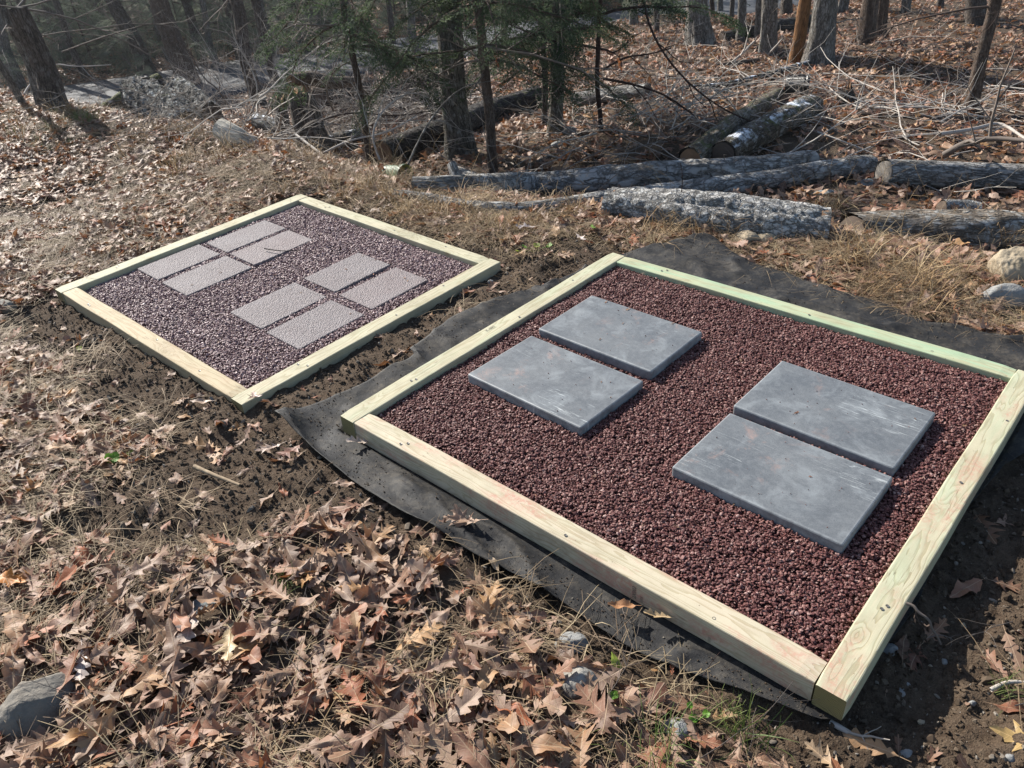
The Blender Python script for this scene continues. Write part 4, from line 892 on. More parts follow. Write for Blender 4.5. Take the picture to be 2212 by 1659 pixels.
# ------------------------------------------------------------------ stumps
def stump(label, base, topp, rb, rt, mats, seed, jag=.25, name='tree_stump'):
    B = onto(*base, 0); n = unit([B[0], B[1], 0]); T = at_depth(topp[0], topp[1], B)
    root = B; e = empty(name, root, label, 'stump'); g = Geo(); m = 36; k = 26
    P = np.array([(0, 0, -.15)] + [(T - B) * t for t in np.linspace(0, 1, k - 1)])
    g0 = Geo(); tube(g0, P, rb, rt, m, 0, .22, seed, False, 0, .35, .012, np.linspace(rb, rt, k))
    V = g0.v[0].reshape(k, m, 3); a = np.linspace(0, 2 * np.pi, m, endpoint=False); L = np.linalg.norm(T - B)
    jg = jag * L * (.5 + fbm(np.cos(a) * 1.6 + seed, np.sin(a) * 1.6, seed, 3)); q = np.linspace(0, 1, k)[:, None] ** 4
    V = V - unit(T - B)[None, None] * (q * jg[None])[..., None]
    g.add(V.reshape(-1, 3), g0.f[0], 0, g0.bk[0]); build('bark', g, mats[0], e)
    g = Geo(); top = V[-1]; c = top.mean(0) - unit(T - B) * .03
    VV = np.concatenate([top * .985 + c * .015, c + (top - c) * .5 + unit(T - B)[None] * (.05 * fbm(a * 2, a * 0 + seed, seed, 2))[:, None], [c]])
    g.add(VV, np.array([[i, (i + 1) % m, m + (i + 1) % m, m + i] for i in range(m)])); g.f.append(np.array([[m + i, m + (i + 1) % m, 2 * m] for i in range(m)])); g.m.append(np.zeros(m))
    build('broken_top', g, mats[1], e)
    return e
stump('tall leaning broken stump of bare grey wood at the brush pile', (684, 330), (640, 178), .18, .135, (mat_bark('grey_bare_stump_wood', (.10, .085, .072), (.19, .17, .15), 1.0, .15, 0, 0, .6, .07), M_cutb), 3, .3)
stump('narrower broken stump just left of the tall one', (616, 300), (603, 205), .10, .07, (M_b_dark, M_cutb), 6, .3)
stump('small rotten stump with one upright splinter on the open leaf floor', (1829, 222), (1828, 178), .10, .05, (M_b_wet, M_cutb), 8, .9)
stump('low torn stump behind the big trunks at the top right', (1780, 50), (1782, 22), .16, .1, (M_b_grey, M_cut), 12, .5)

# ------------------------------------------------------------------ trees
def twigs(geo, p, d, L, r, depth, rg, mat=0, droop=.0, sides=3, out=None, bend=.35):
    n = 5 if depth > 0 else 4; pts = [p]; q = np.array(p, float); dd = unit(d)
    for i in range(n):
        dd = unit(dd + rg.normal(0, bend * .45, 3) + np.array([0, 0, -droop])); q = q + dd * L / n; pts.append(q.copy())
    tube(geo, np.array(pts), r, r * .35, sides if depth < 2 else 5, mat)
    if out is not None: out.append((np.array(pts), r))
    if depth > 0:
        for _ in range(rg.integers(3, 6)):
            i = rg.integers(1, n); a = pts[i]; base = unit(pts[i] - pts[i - 1]); s = unit(np.cross(base, rg.normal(0, 1, 3)))
            twigs(geo, a, unit(base + s * rg.uniform(.5, 1.2)), L * rg.uniform(.3, .6), r * .5, depth - 1, rg, mat, droop, sides, out, bend)
def spray_template(seed, w=.045):
    """flat hemlock spray of unit length along +x: many small needle flakes"""
    rg = np.random.default_rng(seed); V = []; F = []; k = 0
    for i in range(13):
        t = .08 + .9 * i / 12; L = .42 * (1 - t) ** .7 + .07
        for sd in (-1, 1):
            a = sd * rg.uniform(.75, 1.05); dx, dy = math.cos(a), math.sin(a); m = max(2, int(L / .075))
            for j in range(m):
                u = (j + .6) / m * L; cx = t + dx * u; cy = dy * u; cz = -.25 * u * u + rg.normal(0, .012) - .12 * t * t
                for s2 in (-1, 1):
                    b = a + s2 * rg.uniform(.5, .9); l = .055 * rg.uniform(.8, 1.4); ex, ey = math.cos(b) * l, math.sin(b) * l; px_, py_ = -math.sin(b) * w * .28, math.cos(b) * w * .28; tz = rg.normal(0, .014)
                    V += [(cx, cy, cz), (cx + ex * .5 + px_, cy + ey * .5 + py_, cz + tz), (cx + ex, cy + ey, cz + tz * 1.5), (cx + ex * .5 - px_, cy + ey * .5 - py_, cz - tz * .4)]
                    F.append((k, k + 1, k + 2, k + 3)); k += 4
    return np.array(V), np.array(F)
SPR = [spray_template(s) for s in range(4)]
def place_spray(geo, p, d, L, rg, mat=0):
    V, F = SPR[rg.integers(0, 4)]; x = unit(d); z = unit(np.array([0, 0, 1.]) + rg.normal(0, .22, 3)); y = unit(np.cross(z, x)); z = np.cross(x, y)
    geo.add(p + (V[:, :1] * x + V[:, 1:2] * y * rg.choice([-1, 1]) + V[:, 2:] * z) * L, F, mat)
def bough(geo, p, az, L, rise, rg, full=1.0, sl=.42, mat=0, tmat=1, r=.014):
    d = np.array([math.cos(az), math.sin(az), rise]); pts = [np.array(p, float)]; q = pts[0].copy(); n = 9
    for i in range(n):
        d = unit(d + rg.normal(0, .08, 3) + np.array([0, 0, -.07])); q = q + d * L / n; pts.append(q.copy())
    pts = np.array(pts); tube(geo, pts, r, .003, 4, tmat)
    m = int(L / .10 * full)
    for i in range(m):
        f = .12 + .88 * (i + rg.random()) / m; k = f * n; a = int(min(k, n - 1)); c = pts[a] * (1 - (k - a)) + pts[a + 1] * (k - a); t = unit(pts[a + 1] - pts[a])
        s = unit(np.cross(t, [0, 0, 1])) * rg.choice([-1, 1]); dd = unit(t * rg.uniform(.5, 1.1) + s * rg.uniform(.5, 1.0) + np.array([0, 0, rg.uniform(-.3, .05)]))
        ln = sl * (1.15 - .5 * f) * rg.uniform(.6, 1.15)
        place_spray(geo, c, dd, ln, rg, mat); tube(geo, np.array([c, c + dd * ln * .5, c + dd * ln * .9 + [0, 0, -.05 * ln]]), .0035, .0012, 3, tmat)
    place_spray(geo, pts[-2], unit(pts[-1] - pts[-2]), sl * .8, rg, mat)
def trunk_line(base, up_px, z_top, wig=.01, seed=0):
    B = onto(*base, 0); T = at_depth(up_px[0], up_px[1], B); d = T - B; k = (z_top - B[2]) / d[2]; n = 26
    t = np.linspace(0, k, n); rg = np.random.default_rng(seed + 50)
    P = B + d * t[:, None]; off = np.c_[vn(t * 2.2 + seed, t * 0, seed) - vn(np.array([float(seed)]), np.array([0.]), seed), vn(t * 2.2, t * 0 + 5, seed) - vn(np.array([0.]), np.array([5.]), seed), 0 * t] * wig * np.linalg.norm(d)
    P = P + off; P[0, 2] -= .1; return B, P
TREES = []
def tree(name, label, base, up, wpx, mat, z_top=2.6, flare=.5, boughs=(), dead=0, seed=1, group=None, wig=.06, dead_mat=None, needles=None, sides=22, dz=(.3, 2.4), dl=(.4, 1.1), taper=.8):
    B, P = trunk_line(base, up, z_top, wig, seed); slant = np.linalg.norm(B - O); r = wpx / 2 * slant / F_PX
    e = empty(name, B, label, 'tree', group); rg = np.random.default_rng(seed * 7 + 3)
    g = tube(Geo(), resample(P - B, 60), r, r * taper, sides, 0, .12, seed, False, 0, flare, r * .09, None)
    build('trunk', g, mat, e)
    if dead:
        g = Geo(); f = 0
        for i in range(dead):
            z = B[2] + rg.uniform(*dz) ; k = np.argmin(np.abs(P[:, 2] - z)); a = rg.uniform(0, 6.28)
            twigs(g, P[k] - B, [math.cos(a), math.sin(a), rg.uniform(-.35, .3)], rg.uniform(*dl), .011 * rg.uniform(.6, 1.3), 2, rg, 0, .02)
        build('dead_branches', g, dead_mat or M_twig, e)['kind'] = 'stuff'
    if boughs:
        g = Geo()
        for (z, az, L, rise, full) in boughs:
            k = np.argmin(np.abs(P[:, 2] - z)); bough(g, P[k] - B, math.radians(az), L, rise, rg, full)
        build('crown', g, [needles or M_needle, mat], e)
    TREES.append((e, B)); return e
def rboughs(n, z0, z1, L0, L1, rg, full=1.0, a0=0, a1=360):
    return [(rg.uniform(z0, z1), rg.uniform(a0, a1), rg.uniform(L0, L1), rg.uniform(-.18, .22), full) for _ in range(n)]
rg = np.random.default_rng(5)
tree('oak_tree', 'thick grey furrowed trunk with mossy spreading foot in the middle, behind the logs', (998, 336), (976, 0), 52, M_b_moss, 2.6, .55, seed=2, dead=0, sides=40)
tree('young_hemlock', 'slim brown trunk leaning against the thick central tree', (1066, 381), (1012, 0), 21, M_b_brown, 2.3, .12, rboughs(16, .45, 1.7, .8, 1.7, rg), 5, 3, dz=(.6, 2.0), dl=(.5, 1.3))
tree('hemlock_tree', 'medium grey trunk with mossy foot, right of the thick central tree', (1199, 292), (1210, 0), 29, M_b_moss, 2.4, .7, rboughs(12, .4, 1.7, .9, 1.8, rg), 3, 4, dz=(.8, 2.0))
tree('young_hemlock', 'thin dark trunk just left of the medium grey trunk', (1177, 272), (1163, 0), 13, M_b_dark, 2.2, .1, rboughs(10, .35, 1.6, .7, 1.4, rg), 3, 5)
tree('young_hemlock', 'very slender dark sapling right of the medium grey trunk', (1298, 286), (1312, 0), 10, M_b_red, 2.0, .1, rboughs(12, .45, 1.5, .7, 1.5, rg), 8, 6, dead_mat=M_b_red, dz=(.7, 1.6), dl=(.5, 1.2))
tree('young_hemlock', 'slender trunk rising beside the brush pile left of the thick central tree', (800, 360), (742, 0), 14, M_b_brown, 2.0, .15, rboughs(14, .55, 1.6, .7, 1.4, rg), 7, 7, dz=(.5, 1.8))
tree('hemlock_tree', 'slim leaning trunk rising just above the tall broken stump', (616, 232), (560, 0), 19, M_b_dark, 2.4, .2, rboughs(6, 1.1, 2.0, .7, 1.2, rg), 8, 8, dz=(.8, 2.4))
tree('hemlock_tree', 'leaning trunk in front of the lane, left of the tall stump', (561, 230), (503, 0), 26, M_b_dark, 2.6, .5, rboughs(4, .9, 1.8, .7, 1.3, rg), 7, 9, dz=(.8, 2.6))
tree('oak_tree', 'thick brown leaning trunk standing before the lane behind the log pile', (412, 190), (347, 0), 38, M_b_brown, 2.0, .25, rboughs(3, .3, 1.2, .8, 1.2, rg), 6, 10, dz=(1.0, 3.0))
tree('oak_tree', 'thick dark furrowed trunk leaning left at the left rim of the clearing', (126, 240), (20, 0), 42, M_b_dark, 1.0, .15, (), 6, 11, dz=(.5, 1.3), dl=(.8, 1.5), sides=36)
tree('maple_sapling', 'thin smooth pale trunk curving at the left edge', (50, 226), (-8, 110), 13, M_b_grey, 1.2, .1, (), 3, 12, wig=.15)
tree('maple_sapling', 'thin pale trunk between the left edge and the thick dark leaning trunk', (88, 232), (48, 130), 15, M_b_grey, 1.2, .1, (), 3, 13, wig=.12)
# trees at the top right
tree('oak_tree', 'broad-footed grey trunk, leftmost of the row at the top right', (1511, 97), (1508, 0), 37, M_b_grey, 2.4, .8, (), 3, 14, sides=36)
tree('oak_tree', 'narrow straight trunk second in the row at the top right', (1597, 93), (1600, 0), 17, M_b_grey, 2.2, .25, (), 2, 15)
tree('oak_tree', 'narrow trunk just behind and left of the tall grey one at the top right', (1637, 82), (1641, 0), 16, M_b_grey, 2.2, .25, (), 2, 16)
tree('oak_tree', 'tall grey trunk left of the orange snag', (1658, 116), (1664, 0), 31, M_b_grey, 2.4, .5, (), 2, 17, sides=30)
tree('dead_snag', 'bare orange-brown barkless snag between two grey trunks', (1716, 137), (1735, 0), 25, M_b_snag, 2.2, .15, (), 1, 18)
tree('oak_tree', 'stout grey ridged trunk right of the orange snag', (1766, 142), (1784, 0), 44, M_b_grey, 2.6, .5, (), 3, 19, sides=40)
tree('maple_tree', 'left stem of the twin brown trunks near the top right', (1866, 94), (1880, 0), 30, M_b_brown, 2.4, .35, (), 2, 20)
tree('maple_tree', 'right stem of the twin brown trunks near the top right', (1898, 86), (1906, 0), 22, M_b_brown, 2.4, .3, (), 2, 21)
tree('maple_tree', 'lone slender trunk leaning right on the open leaf floor at the right', (2097, 240), (2147, 0), 23, M_b_brown, 1.9, .5, (), 9, 22, dz=(.9, 2.3), dl=(.8, 1.9))
tree('oak_tree', 'dark trunk standing behind the lone slender leaning trunk', (2110, 52), (2109, 0), 30, M_b_dark, 2.4, .45, (), 2, 23)
for i, (bx, by, ux, wp, lb) in enumerate([(1556, 30, 1557, 11, 'thin far trunk against the lane at the top right'), (1540, 34, 1538, 9, 'thinnest far trunk right of the broad-footed grey trunk'), (1581, 42, 1583, 9, 'thin dark far trunk left of the second row trunk'), (1700, 30, 1703, 20, 'shaded far trunk seen between the tall grey trunk and the snag'),
        (1955, 28, 1960, 16, 'far trunk right of the twin brown trunks'), (2030, 20, 2034, 12, 'small far trunk midway to the lone leaning trunk'), (1820, 24, 1824, 18, 'far trunk right of the stout ridged trunk'), (1418, 70, 1416, 12, 'dim trunk behind the hemlock boughs at top centre'), (1370, 52, 1368, 16, 'dim trunk deep among the hemlocks at top centre'), (1090, 110, 1086, 14, 'shaded trunk behind the thick central tree'), (900, 120, 890, 18, 'shaded trunk beyond the brush pile'), (850, 100, 838, 12, 'thin shaded trunk beyond the brush pile')]):
    tree('forest_tree', lb, (bx, by), (ux, 0 if by > 30 else by - 60), wp, (M_b_grey, M_b_dark)[i % 2], 2.0, .3, (), 1, 30 + i, sides=14)
# trees beyond the lane at the left
far = [(321, 160, 246, 28, 0), (222, 122, 196, 22, 1), (236, 118, 208, 14, 0), (150, 150, 96, 20, 1), (276, 150, 238, 12, 1), (440, 142, 400, 18, 0), (470, 150, 436, 12, 1), (520, 130, 484, 14, 0), (40, 190, -20, 24, 1), (90, 175, 40, 16, 0), (590, 122, 560, 14, 1), (655, 118, 630, 12, 0), (700, 112, 684, 14, 1), (760, 104, 748, 12, 0), (370, 132, 330, 14, 1), (185, 168, 120, 12, 0)]
fl = ['tall leaning trunk straight above the log pile, beyond the lane', 'upper left trunk beyond the lane with a pale flank', 'slim trunk touching the pale-flanked one beyond the lane', 'dark trunk right of the thick leaning one, beyond the lane', 'slim dark trunk left of the tall leaning one beyond the lane',
      'trunk right of the thick brown leaning one, beyond the lane', 'thin trunk at the lane verge behind the thick brown one', 'thin trunk beyond the lane left of centre', 'shaded trunk at the far left edge', 'shaded slim trunk behind the thick dark leaning one', 'thin trunk beyond the lane above the tall stump', 'slender trunk beyond the lane right of the tall stump',
      'trunk at the lane bend beyond the brush pile', 'slender trunk at the lane bend nearest the central tree', 'slim trunk behind the thick brown one, beyond the lane', 'slim trunk between the left trunks and the log pile, beyond the lane']
rg = np.random.default_rng(9)
for i, (bx, by, ux, wp, q) in enumerate(far):
    B = onto(bx, by)
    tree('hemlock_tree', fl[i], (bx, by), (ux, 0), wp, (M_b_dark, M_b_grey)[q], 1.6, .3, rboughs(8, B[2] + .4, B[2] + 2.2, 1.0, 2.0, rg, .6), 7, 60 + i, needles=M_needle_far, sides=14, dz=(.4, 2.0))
# low hemlock undergrowth beyond the lane: four bush meshes, copied
bushes = []
for s in range(4):
    g = Geo(); rb = np.random.default_rng(200 + s)
    for (z, az, L, rise, full) in rboughs(20, .15, 2.4, .7, 1.5, rb, .6): bough(g, np.array([0, 0, z]), math.radians(az), L * (1.15 - .25 * z), rise, rb, .6, .5)
    tube(g, np.array([[0, 0, -.1], [.03, 0, 1.2], [0, .03, 2.9]]), .03, .012, 6, 1)
    bushes.append(g)
bmesh_ = []
k = 0
spots = [(30, 170), (75, 150), (120, 140), (170, 122), (205, 150), (250, 132), (290, 118), (335, 128), (60, 120), (130, 105), (200, 92), (270, 85), (340, 92), (400, 118), (420, 90), (455, 128), (500, 112), (540, 100), (580, 92), (630, 104), (680, 96), (480, 80), (380, 70), (300, 60), (220, 58), (140, 70), (60, 80), (10, 100), (10, 55), (100, 40), (180, 30), (260, 30), (340, 35), (420, 45), (500, 50), (580, 55), (660, 60), (740, 70), (720, 40), (800, 60), (860, 80), (640, 25), (560, 20), (480, 15), (800, 20), (880, 40), (960, 70), (940, 20), (1040, 60), (1110, 80), (1030, 20), (1100, 25), (1180, 50), (1250, 60), (1320, 40), (1180, 10), (1260, 15), (1380, 20), (1450, 40), (1430, 8)]
for i, (bx, by) in enumerate(spots):
    B = onto(bx, by)
    if road_d(B[:1], B[1:2])[0] < 2.6:
        B = B + np.array([unit([B[0], B[1]])[0], unit([B[0], B[1]])[1], 0]) * 2.6; B[2] = H(B[0], B[1])
        if road_d(B[:1], B[1:2])[0] < 2.2: continue
    if i < 4 or len(bmesh_) < 4:
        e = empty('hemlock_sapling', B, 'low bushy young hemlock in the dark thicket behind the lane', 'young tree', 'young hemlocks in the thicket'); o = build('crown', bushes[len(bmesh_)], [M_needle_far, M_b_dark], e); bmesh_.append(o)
    else:
        src = bmesh_[i % 4]; e = bpy.data.objects.new('hemlock_sapling', None); C.objects.link(e); tag(e, 'low bushy young hemlock in the dark thicket behind the lane', 'young tree', 'young hemlocks in the thicket'); e.location = B
        o = src.copy(); C.objects.link(o); o.parent = e
    e.rotation_euler = (0, 0, rg.uniform(0, 6.28)); e.scale = (1, 1, 1) if by > 60 else (1.25,) * 3

# ------------------------------------------------------------------ brush, loose branches, twigs
def brush(name, label, spots, n, Lr, r, mat, depth=1, zr=(.0, .35), seed=0, rise=(-.1, .5)):
    g = Geo(); rg = np.random.default_rng(seed)
    for (px, py, rad, cnt) in spots:
        c = onto(px, py)
        for _ in range(cnt):
            p = c + np.array([rg.normal(0, rad), rg.normal(0, rad), 0]); p[2] = H(p[0], p[1]) + rg.uniform(*zr); a = rg.uniform(0, 6.28)
            twigs(g, p, [math.cos(a), math.sin(a), rg.uniform(*rise)], rg.uniform(*Lr), r * rg.uniform(.5, 1.5), depth, rg, 0, 0.02)
    return tag(build(name, g, mat), label, kind='stuff')
brush('brush_pile', 'dark tangle of dead branches between the tall stump and the central tree', [(760, 260, .35, 34), (840, 250, .45, 40), (900, 240, .4, 36), (760, 300, .2, 10), (960, 240, .4, 20), (700, 220, .5, 24)], 0, (.4, 1.3), .008, M_twig, 1, (.02, .5), 1)
brush('brush_pile', 'pale dead sticks tangled around the tall stump and brush pile', [(770, 285, .4, 20), (870, 262, .5, 26), (590, 320, .2, 6), (560, 320, .2, 5), (900, 215, .5, 14), (720, 340, .2, 6)], 0, (.3, 1.1), .007, M_twig_pale, 1, (.02, .45), 2)
brush('brush_pile', 'fine pale twigs matted over the brush pile', [(740, 300, .4, 40), (820, 280, .5, 50), (900, 262, .45, 44), (960, 250, .35, 24), (680, 318, .25, 16)], 0, (.3, 1.0), .0055, M_twig_pale, 1, (.0, .30), 12, (-.1, .5))
brush('brush_pile', 'thin dead twigs heaped over the grey log pile', [(330, 262, .35, 26), (420, 285, .3, 30), (380, 280, .3, 20)], 0, (.25, .7), .004, M_twig, 1, (.0, .3), 3)
brush('brush_pile', 'bare brush lying before the mossy logs', [(1420, 300, .5, 26), (1380, 240, .6, 22), (1500, 260, .4, 12), (1330, 320, .4, 14)], 0, (.5, 1.4), .006, M_twig_pale, 1, (.02, .25), 4)
brush('brush_pile', 'scattered dead branches on the leaf floor at the right', [(2050, 300, .7, 16), (2180, 280, .6, 14), (1900, 200, 1.2, 18), (1700, 210, .8, 12), (2150, 180, 1.2, 14), (1800, 280, .6, 8)], 0, (.4, 1.6), .007, M_twig_pale, 1, (.02, .12), 5, (-.05, .12))
brush('fallen_twigs', 'dark fallen twigs over the forest floor', [(1900, 120, 2.5, 50), (1500, 160, 2, 40), (2100, 240, 1.0, 26), (1250, 330, .7, 26), (1600, 300, .8, 16), (1000, 160, 2, 30)], 0, (.3, 1.3), .006, M_twig, 1, (.02, .1), 6, (-.05, .15))
brush('fallen_twigs', 'small dry twigs in the clearing litter', [(300, 1300, .5, 16), (700, 1500, .4, 16), (200, 700, .8, 16), (900, 1250, .3, 8), (1400, 1560, .25, 8), (2100, 1300, .3, 8), (300, 420, .8, 14), (1700, 610, .3, 5), (2050, 560, .4, 10)], 0, (.08, .35), .0016, M_twig, 1, (.02, .05), 7, (-.1, .25))
brush('bare_shrub_twigs', 'thin bare shrub stems rising from the brush left of centre', [(520, 250, .5, 16), (590, 260, .4, 12), (480, 240, .5, 8), (740, 330, .3, 10), (820, 340, .25, 8)], 0, (.7, 1.7), .006, M_twig_pale, 2, (0, .1), 8, (.8, 2.2))
brush('dry_weed_stalks', 'thin upright dead weed stalks at the forest edge', [(850, 400, .15, 14), (1150, 330, .4, 8), (1250, 380, .5, 8), (1420, 290, .3, 6), (1000, 420, .3, 6), (1470, 480, .1, 2), (2060, 520, .3, 6), (1700, 420, .3, 4)], 0, (.25, .6), .002, M_straw, 1, (0, .02), 9, (2.0, 4.0))
# long single branches
def stick(name, label, pts, r0, r1, mat, side=(), zs=None, cat='branch'):
    P = np.array([zpl(a, b, z) for (a, b), z in zip(pts, zs)]) if zs else np.array([onto(a, b, .02) for a, b in pts])
    e = empty(name, P[0], label, cat); build('stem', tube(Geo(), resample(P - P[0], 26), r0, r1, 8, 0, .2, 3), mat, e); rg = np.random.default_rng(int(pts[0][0]))
    if side:
        g = Geo()
        for (f, ln) in side:
            k = f * (len(P) - 1); i = int(min(k, len(P) - 2)); c = P[i] + (P[i + 1] - P[i]) * (k - i); d = unit(P[i + 1] - P[i]) + rg.normal(0, .5, 3); twigs(g, c - P[0], d, ln, r1 * 1.1, 1, rg)
        build('twig', g, mat, e)
    return e
stick('dead_branch', 'crooked dead branch rising behind the right sawn log', [(2040, 335), (2090, 305), (2150, 298), (2230, 305)], .03, .015, M_twig, ((.3, .6), (.6, .7)), (-.45, -.3, -.25, -.2))
stick('dead_branch', 'long dark branch curving over the leaves behind the log ends', [(1990, 340), (1940, 310), (1880, 240), (1830, 175), (1790, 155)], .018, .008, M_b_red, ((.4, .5), (.7, .4)), (-.5, -.45, -.5, -.5, -.5))
stick('dead_branch', 'bleached branch ending near the right edge above the sawn log', [(2030, 290), (2110, 278), (2160, 262), (2215, 300)], .02, .012, M_twig_pale, ((.4, .5),), (-.4, -.42, -.45, -.4))
stick('dead_branch', 'grey stick leaning on the brush beside the broken stumps', [(590, 300), (604, 275), (608, 243)], .014, .01, M_twig_pale, (), (-.4, -.2, 0))
stick('dead_branch', 'long pale stick crossing in front of the tall stump', [(638, 290), (690, 330), (748, 372)], .012, .01, M_twig_pale, (), (-.05, -.12, -.2))
stick('dead_branch', 'grey board-like stick leaning on the pale barkless log', [(475, 281), (520, 312), (548, 334)], .018, .014, M_b_grey, (), (.08, .03, 0))
stick('dead_branch', 'bowed pale branch arching before the left trunks', [(40, 232), (60, 185), (110, 135), (160, 145), (240, 140)], .012, .005, M_twig_pale, ((.5, .4), (.8, .4)), (-.1, .05, .2, .15, .1))
stick('dead_branch', 'long bare limb sweeping up from the left trunks towards the top', [(135, 112), (215, 82), (290, 60), (330, 50)], .014, .008, M_b_dark, ((.3, .6), (.6, .6), (.8, .6)), (-.3, .0, .2, .25))
stick('dead_branch', 'curved thin stem rising from the grass left of the green pot', [(862, 405), (895, 320), (940, 240), (1000, 185), (1060, 175)], .010, .004, M_b_grey, ((.5, .3), (.8, .3)), (-.05, .1, .3, .42, .4))
stick('fallen_stick', 'forked brown stick poking over the outer edge of the right timber', [(1957, 1303), (1975, 1309), (1982, 1322), (2008, 1338), (2012, 1358), (2024, 1372), (2032, 1392)], .0045, .003, M_twig, ((.3, .06), (.6, .08)), (.10, .10, .09, .08, .05, .03, .0), 'stick')
stick('dark_twig', 'dark twig lying across a rough slab in the far bed', [(571, 537), (610, 543), (648, 540)], .0035, .002, M_b_wet, (), (.055, .057, .056), 'twig')
stick('dry_stem', 'pale bent weed stem over the cloth beside the front timber', [(1393, 1562), (1402, 1530), (1430, 1500), (1500, 1462), (1555, 1430)], .0016, .001, M_straw, (), (0, .04, .07, .08, .05), 'weed stem')
stick('dry_stem', 'second pale stem bending up beside the front timber', [(1402, 1530), (1420, 1470), (1424, 1440), (1440, 1432)], .0014, .001, M_straw, (), (.02, .06, .09, .09), 'weed stem')
stick('dry_stem', 'thin brown twig leaning on the outer face of the front timber', [(1520, 1460), (1540, 1425), (1556, 1408)], .0012, .0008, M_b_red, (), (.01, .06, .10), 'weed stem')
stick('fallen_stick', 'thick stick lying beside the front corner of the near frame', [(1792, 1560), (1830, 1580), (1880, 1610)], .009, .005, M_twig_pale, ((.4, .12),), None, 'stick')
stick('fallen_stick', 'light brown bark strip lying on bare soil left of the cloth tip', [(420, 1008), (470, 1030), (518, 1048)], .010, .006, M_cut, (), None, 'stick')
stick('fallen_stick', 'pale thin stick on the bank at the right edge', [(2140, 1490), (2180, 1470), (2230, 1478)], .006, .005, M_twig_pale, (), None, 'stick')

stick('weed_stem', 'thin upright dark stem standing before the thick whitish log', [(1472, 482), (1471, 430), (1475, 380), (1470, 352)], .004, .002, M_b_red, (), (-.12, .12, .3, .4), 'stem')
stick('dead_branch', 'long thin dark branch curving down from the top over the mossy logs', [(1390, 0), (1403, 60), (1440, 128), (1500, 192), (1560, 235), (1620, 262)], .012, .006, M_b_red, ((.3, .5), (.5, .6), (.7, .5), (.85, .4)), (.75, .55, .3, .05, -.1, -.2))
stick('dead_branch', 'drooping dark limb reaching right from the slender dark sapling', [(1303, 170), (1370, 182), (1440, 205), (1500, 250)], .012, .006, M_b_red, ((.3, .4), (.6, .5), (.9, .3)), (.25, .2, .1, -.1))
stick('dead_branch', 'rising dark limb right of the slender dark sapling', [(1303, 150), (1350, 122), (1400, 118), (1450, 104)], .010, .005, M_b_red, ((.4, .4), (.8, .4)), (.35, .45, .45, .5))
stick('dead_branch', 'pale snapped branch lying by the big trunks at the top right', [(1560, 150), (1600, 120), (1628, 90)], .02, .012, M_twig_pale, ((.5, .5),), (-.9, -.7, -.55))
stick('dead_branch', 'pale short branch propped beside the tall grey trunk', [(1650, 128), (1672, 105), (1690, 84)], .02, .012, M_twig_pale, (), (-.95, -.75, -.6))
for i, (pp, zz, lb) in enumerate([([(700, 330), (760, 300), (830, 290), (900, 250)], (-.3, -.2, -.15, 0), 'curving bare branch low across the brush pile'), ([(690, 260), (760, 240), (850, 252), (930, 240)], (-.2, -.1, -.2, -.2), 'long bare branch spanning the middle of the brush pile'),
        ([(820, 345), (800, 290), (830, 230), (900, 190)], (-.3, -.1, .1, .2), 'bare branch bowing up out of the brush pile'), ([(720, 240), (700, 190), (730, 140), (800, 120)], (-.3, 0, .2, .25), 'branch arching above the tall stump'),
        ([(540, 250), (560, 200), (545, 150), (520, 110)], (-.4, -.1, .1, .3), 'slender grey shrub stem before the lane'), ([(500, 240), (470, 190), (440, 170), (420, 130)], (-.4, -.1, 0, .2), 'bent shrub stem right of the log pile'),
        ([(570, 260), (600, 190), (640, 140), (700, 90)], (-.4, 0, .2, .4), 'shrub stem leaning right over the stump')]):
    stick('dead_branch', lb, pp, .011, .005, (M_twig_pale, M_twig)[i % 2], ((.3, .5), (.5, .6), (.75, .5), (.9, .4)), zz)
# ------------------------------------------------------------------ rocks
def rock(label, px, py, wpx, asp, mat, seed, sink=.35, name='fieldstone', flat=.7, sub=4, ang=0, facet=.0):
    B = onto(px, py); slant = np.linalg.norm(B - O); r = wpx / 2 * slant / F_PX
    V, F = subdiv(*ico(), sub); rg = np.random.default_rng(seed); off = rg.uniform(0, 50, 3)
    for _ in range(9):
        nrm = unit(rg.normal(0, 1, 3)); dcut = rg.uniform(.62, .9); d = V @ nrm; V = V - np.clip(d - dcut, 0, 1)[:, None] * nrm * .85
    n = fbm(V[:, 0] * 1.6 + off[0] + V[:, 2], V[:, 1] * 1.6 + off[1] - V[:, 2], seed, 4) * .16 + fbm(V[:, 0] * 7 + V[:, 2] * 3, V[:, 1] * 7 - V[:, 2] * 4, seed + 3, 3) * .03
    V = V * (1 + n)[:, None] * np.array([r, r * asp, r * flat])
    o = build(name, Geo().add(V, F), mat); B[2] += r * flat * (1 - 2 * sink) * .5; o.location = B; o.rotation_euler = (rg.uniform(-.15, .15), rg.uniform(-.15, .15), ang)
    return tag(o, label, 'stone')
rock('large dark rounded boulder draped with dry grass at the lower left', 82, 1535, 150, .85, M_st_dark, 2, .35, 'boulder', .68, 5, .4)
rock('flat bluish slate half covered by litter at the lower left', 445, 1308, 84, .6, M_st_blue, 3, .4, flat=.35, ang=.6)
rock('smooth grey stone, upper of the two beside the cloth', 1236, 1402, 84, .85, M_st_grey, 4, .4, flat=.7)
rock('soil-smeared grey stone, lower of the two beside the cloth', 1243, 1480, 88, .9, mat_stone('muddy_stone', (.20, .19, .17), (.36, .34, .30), .8), 5, .4, flat=.7)
rock('small brown stone in the litter at the bottom, left of the two grey stones', 968, 1500, 52, .8, M_st_tan, 6, .5)
rock('grey stone among green sprigs near the bottom, right of centre', 1462, 1582, 66, .8, M_st_grey, 7, .45)
rock('small round pebble sitting on the black cloth', 1082, 1206, 22, .9, M_st_grey, 8, -.2, 'pebble')
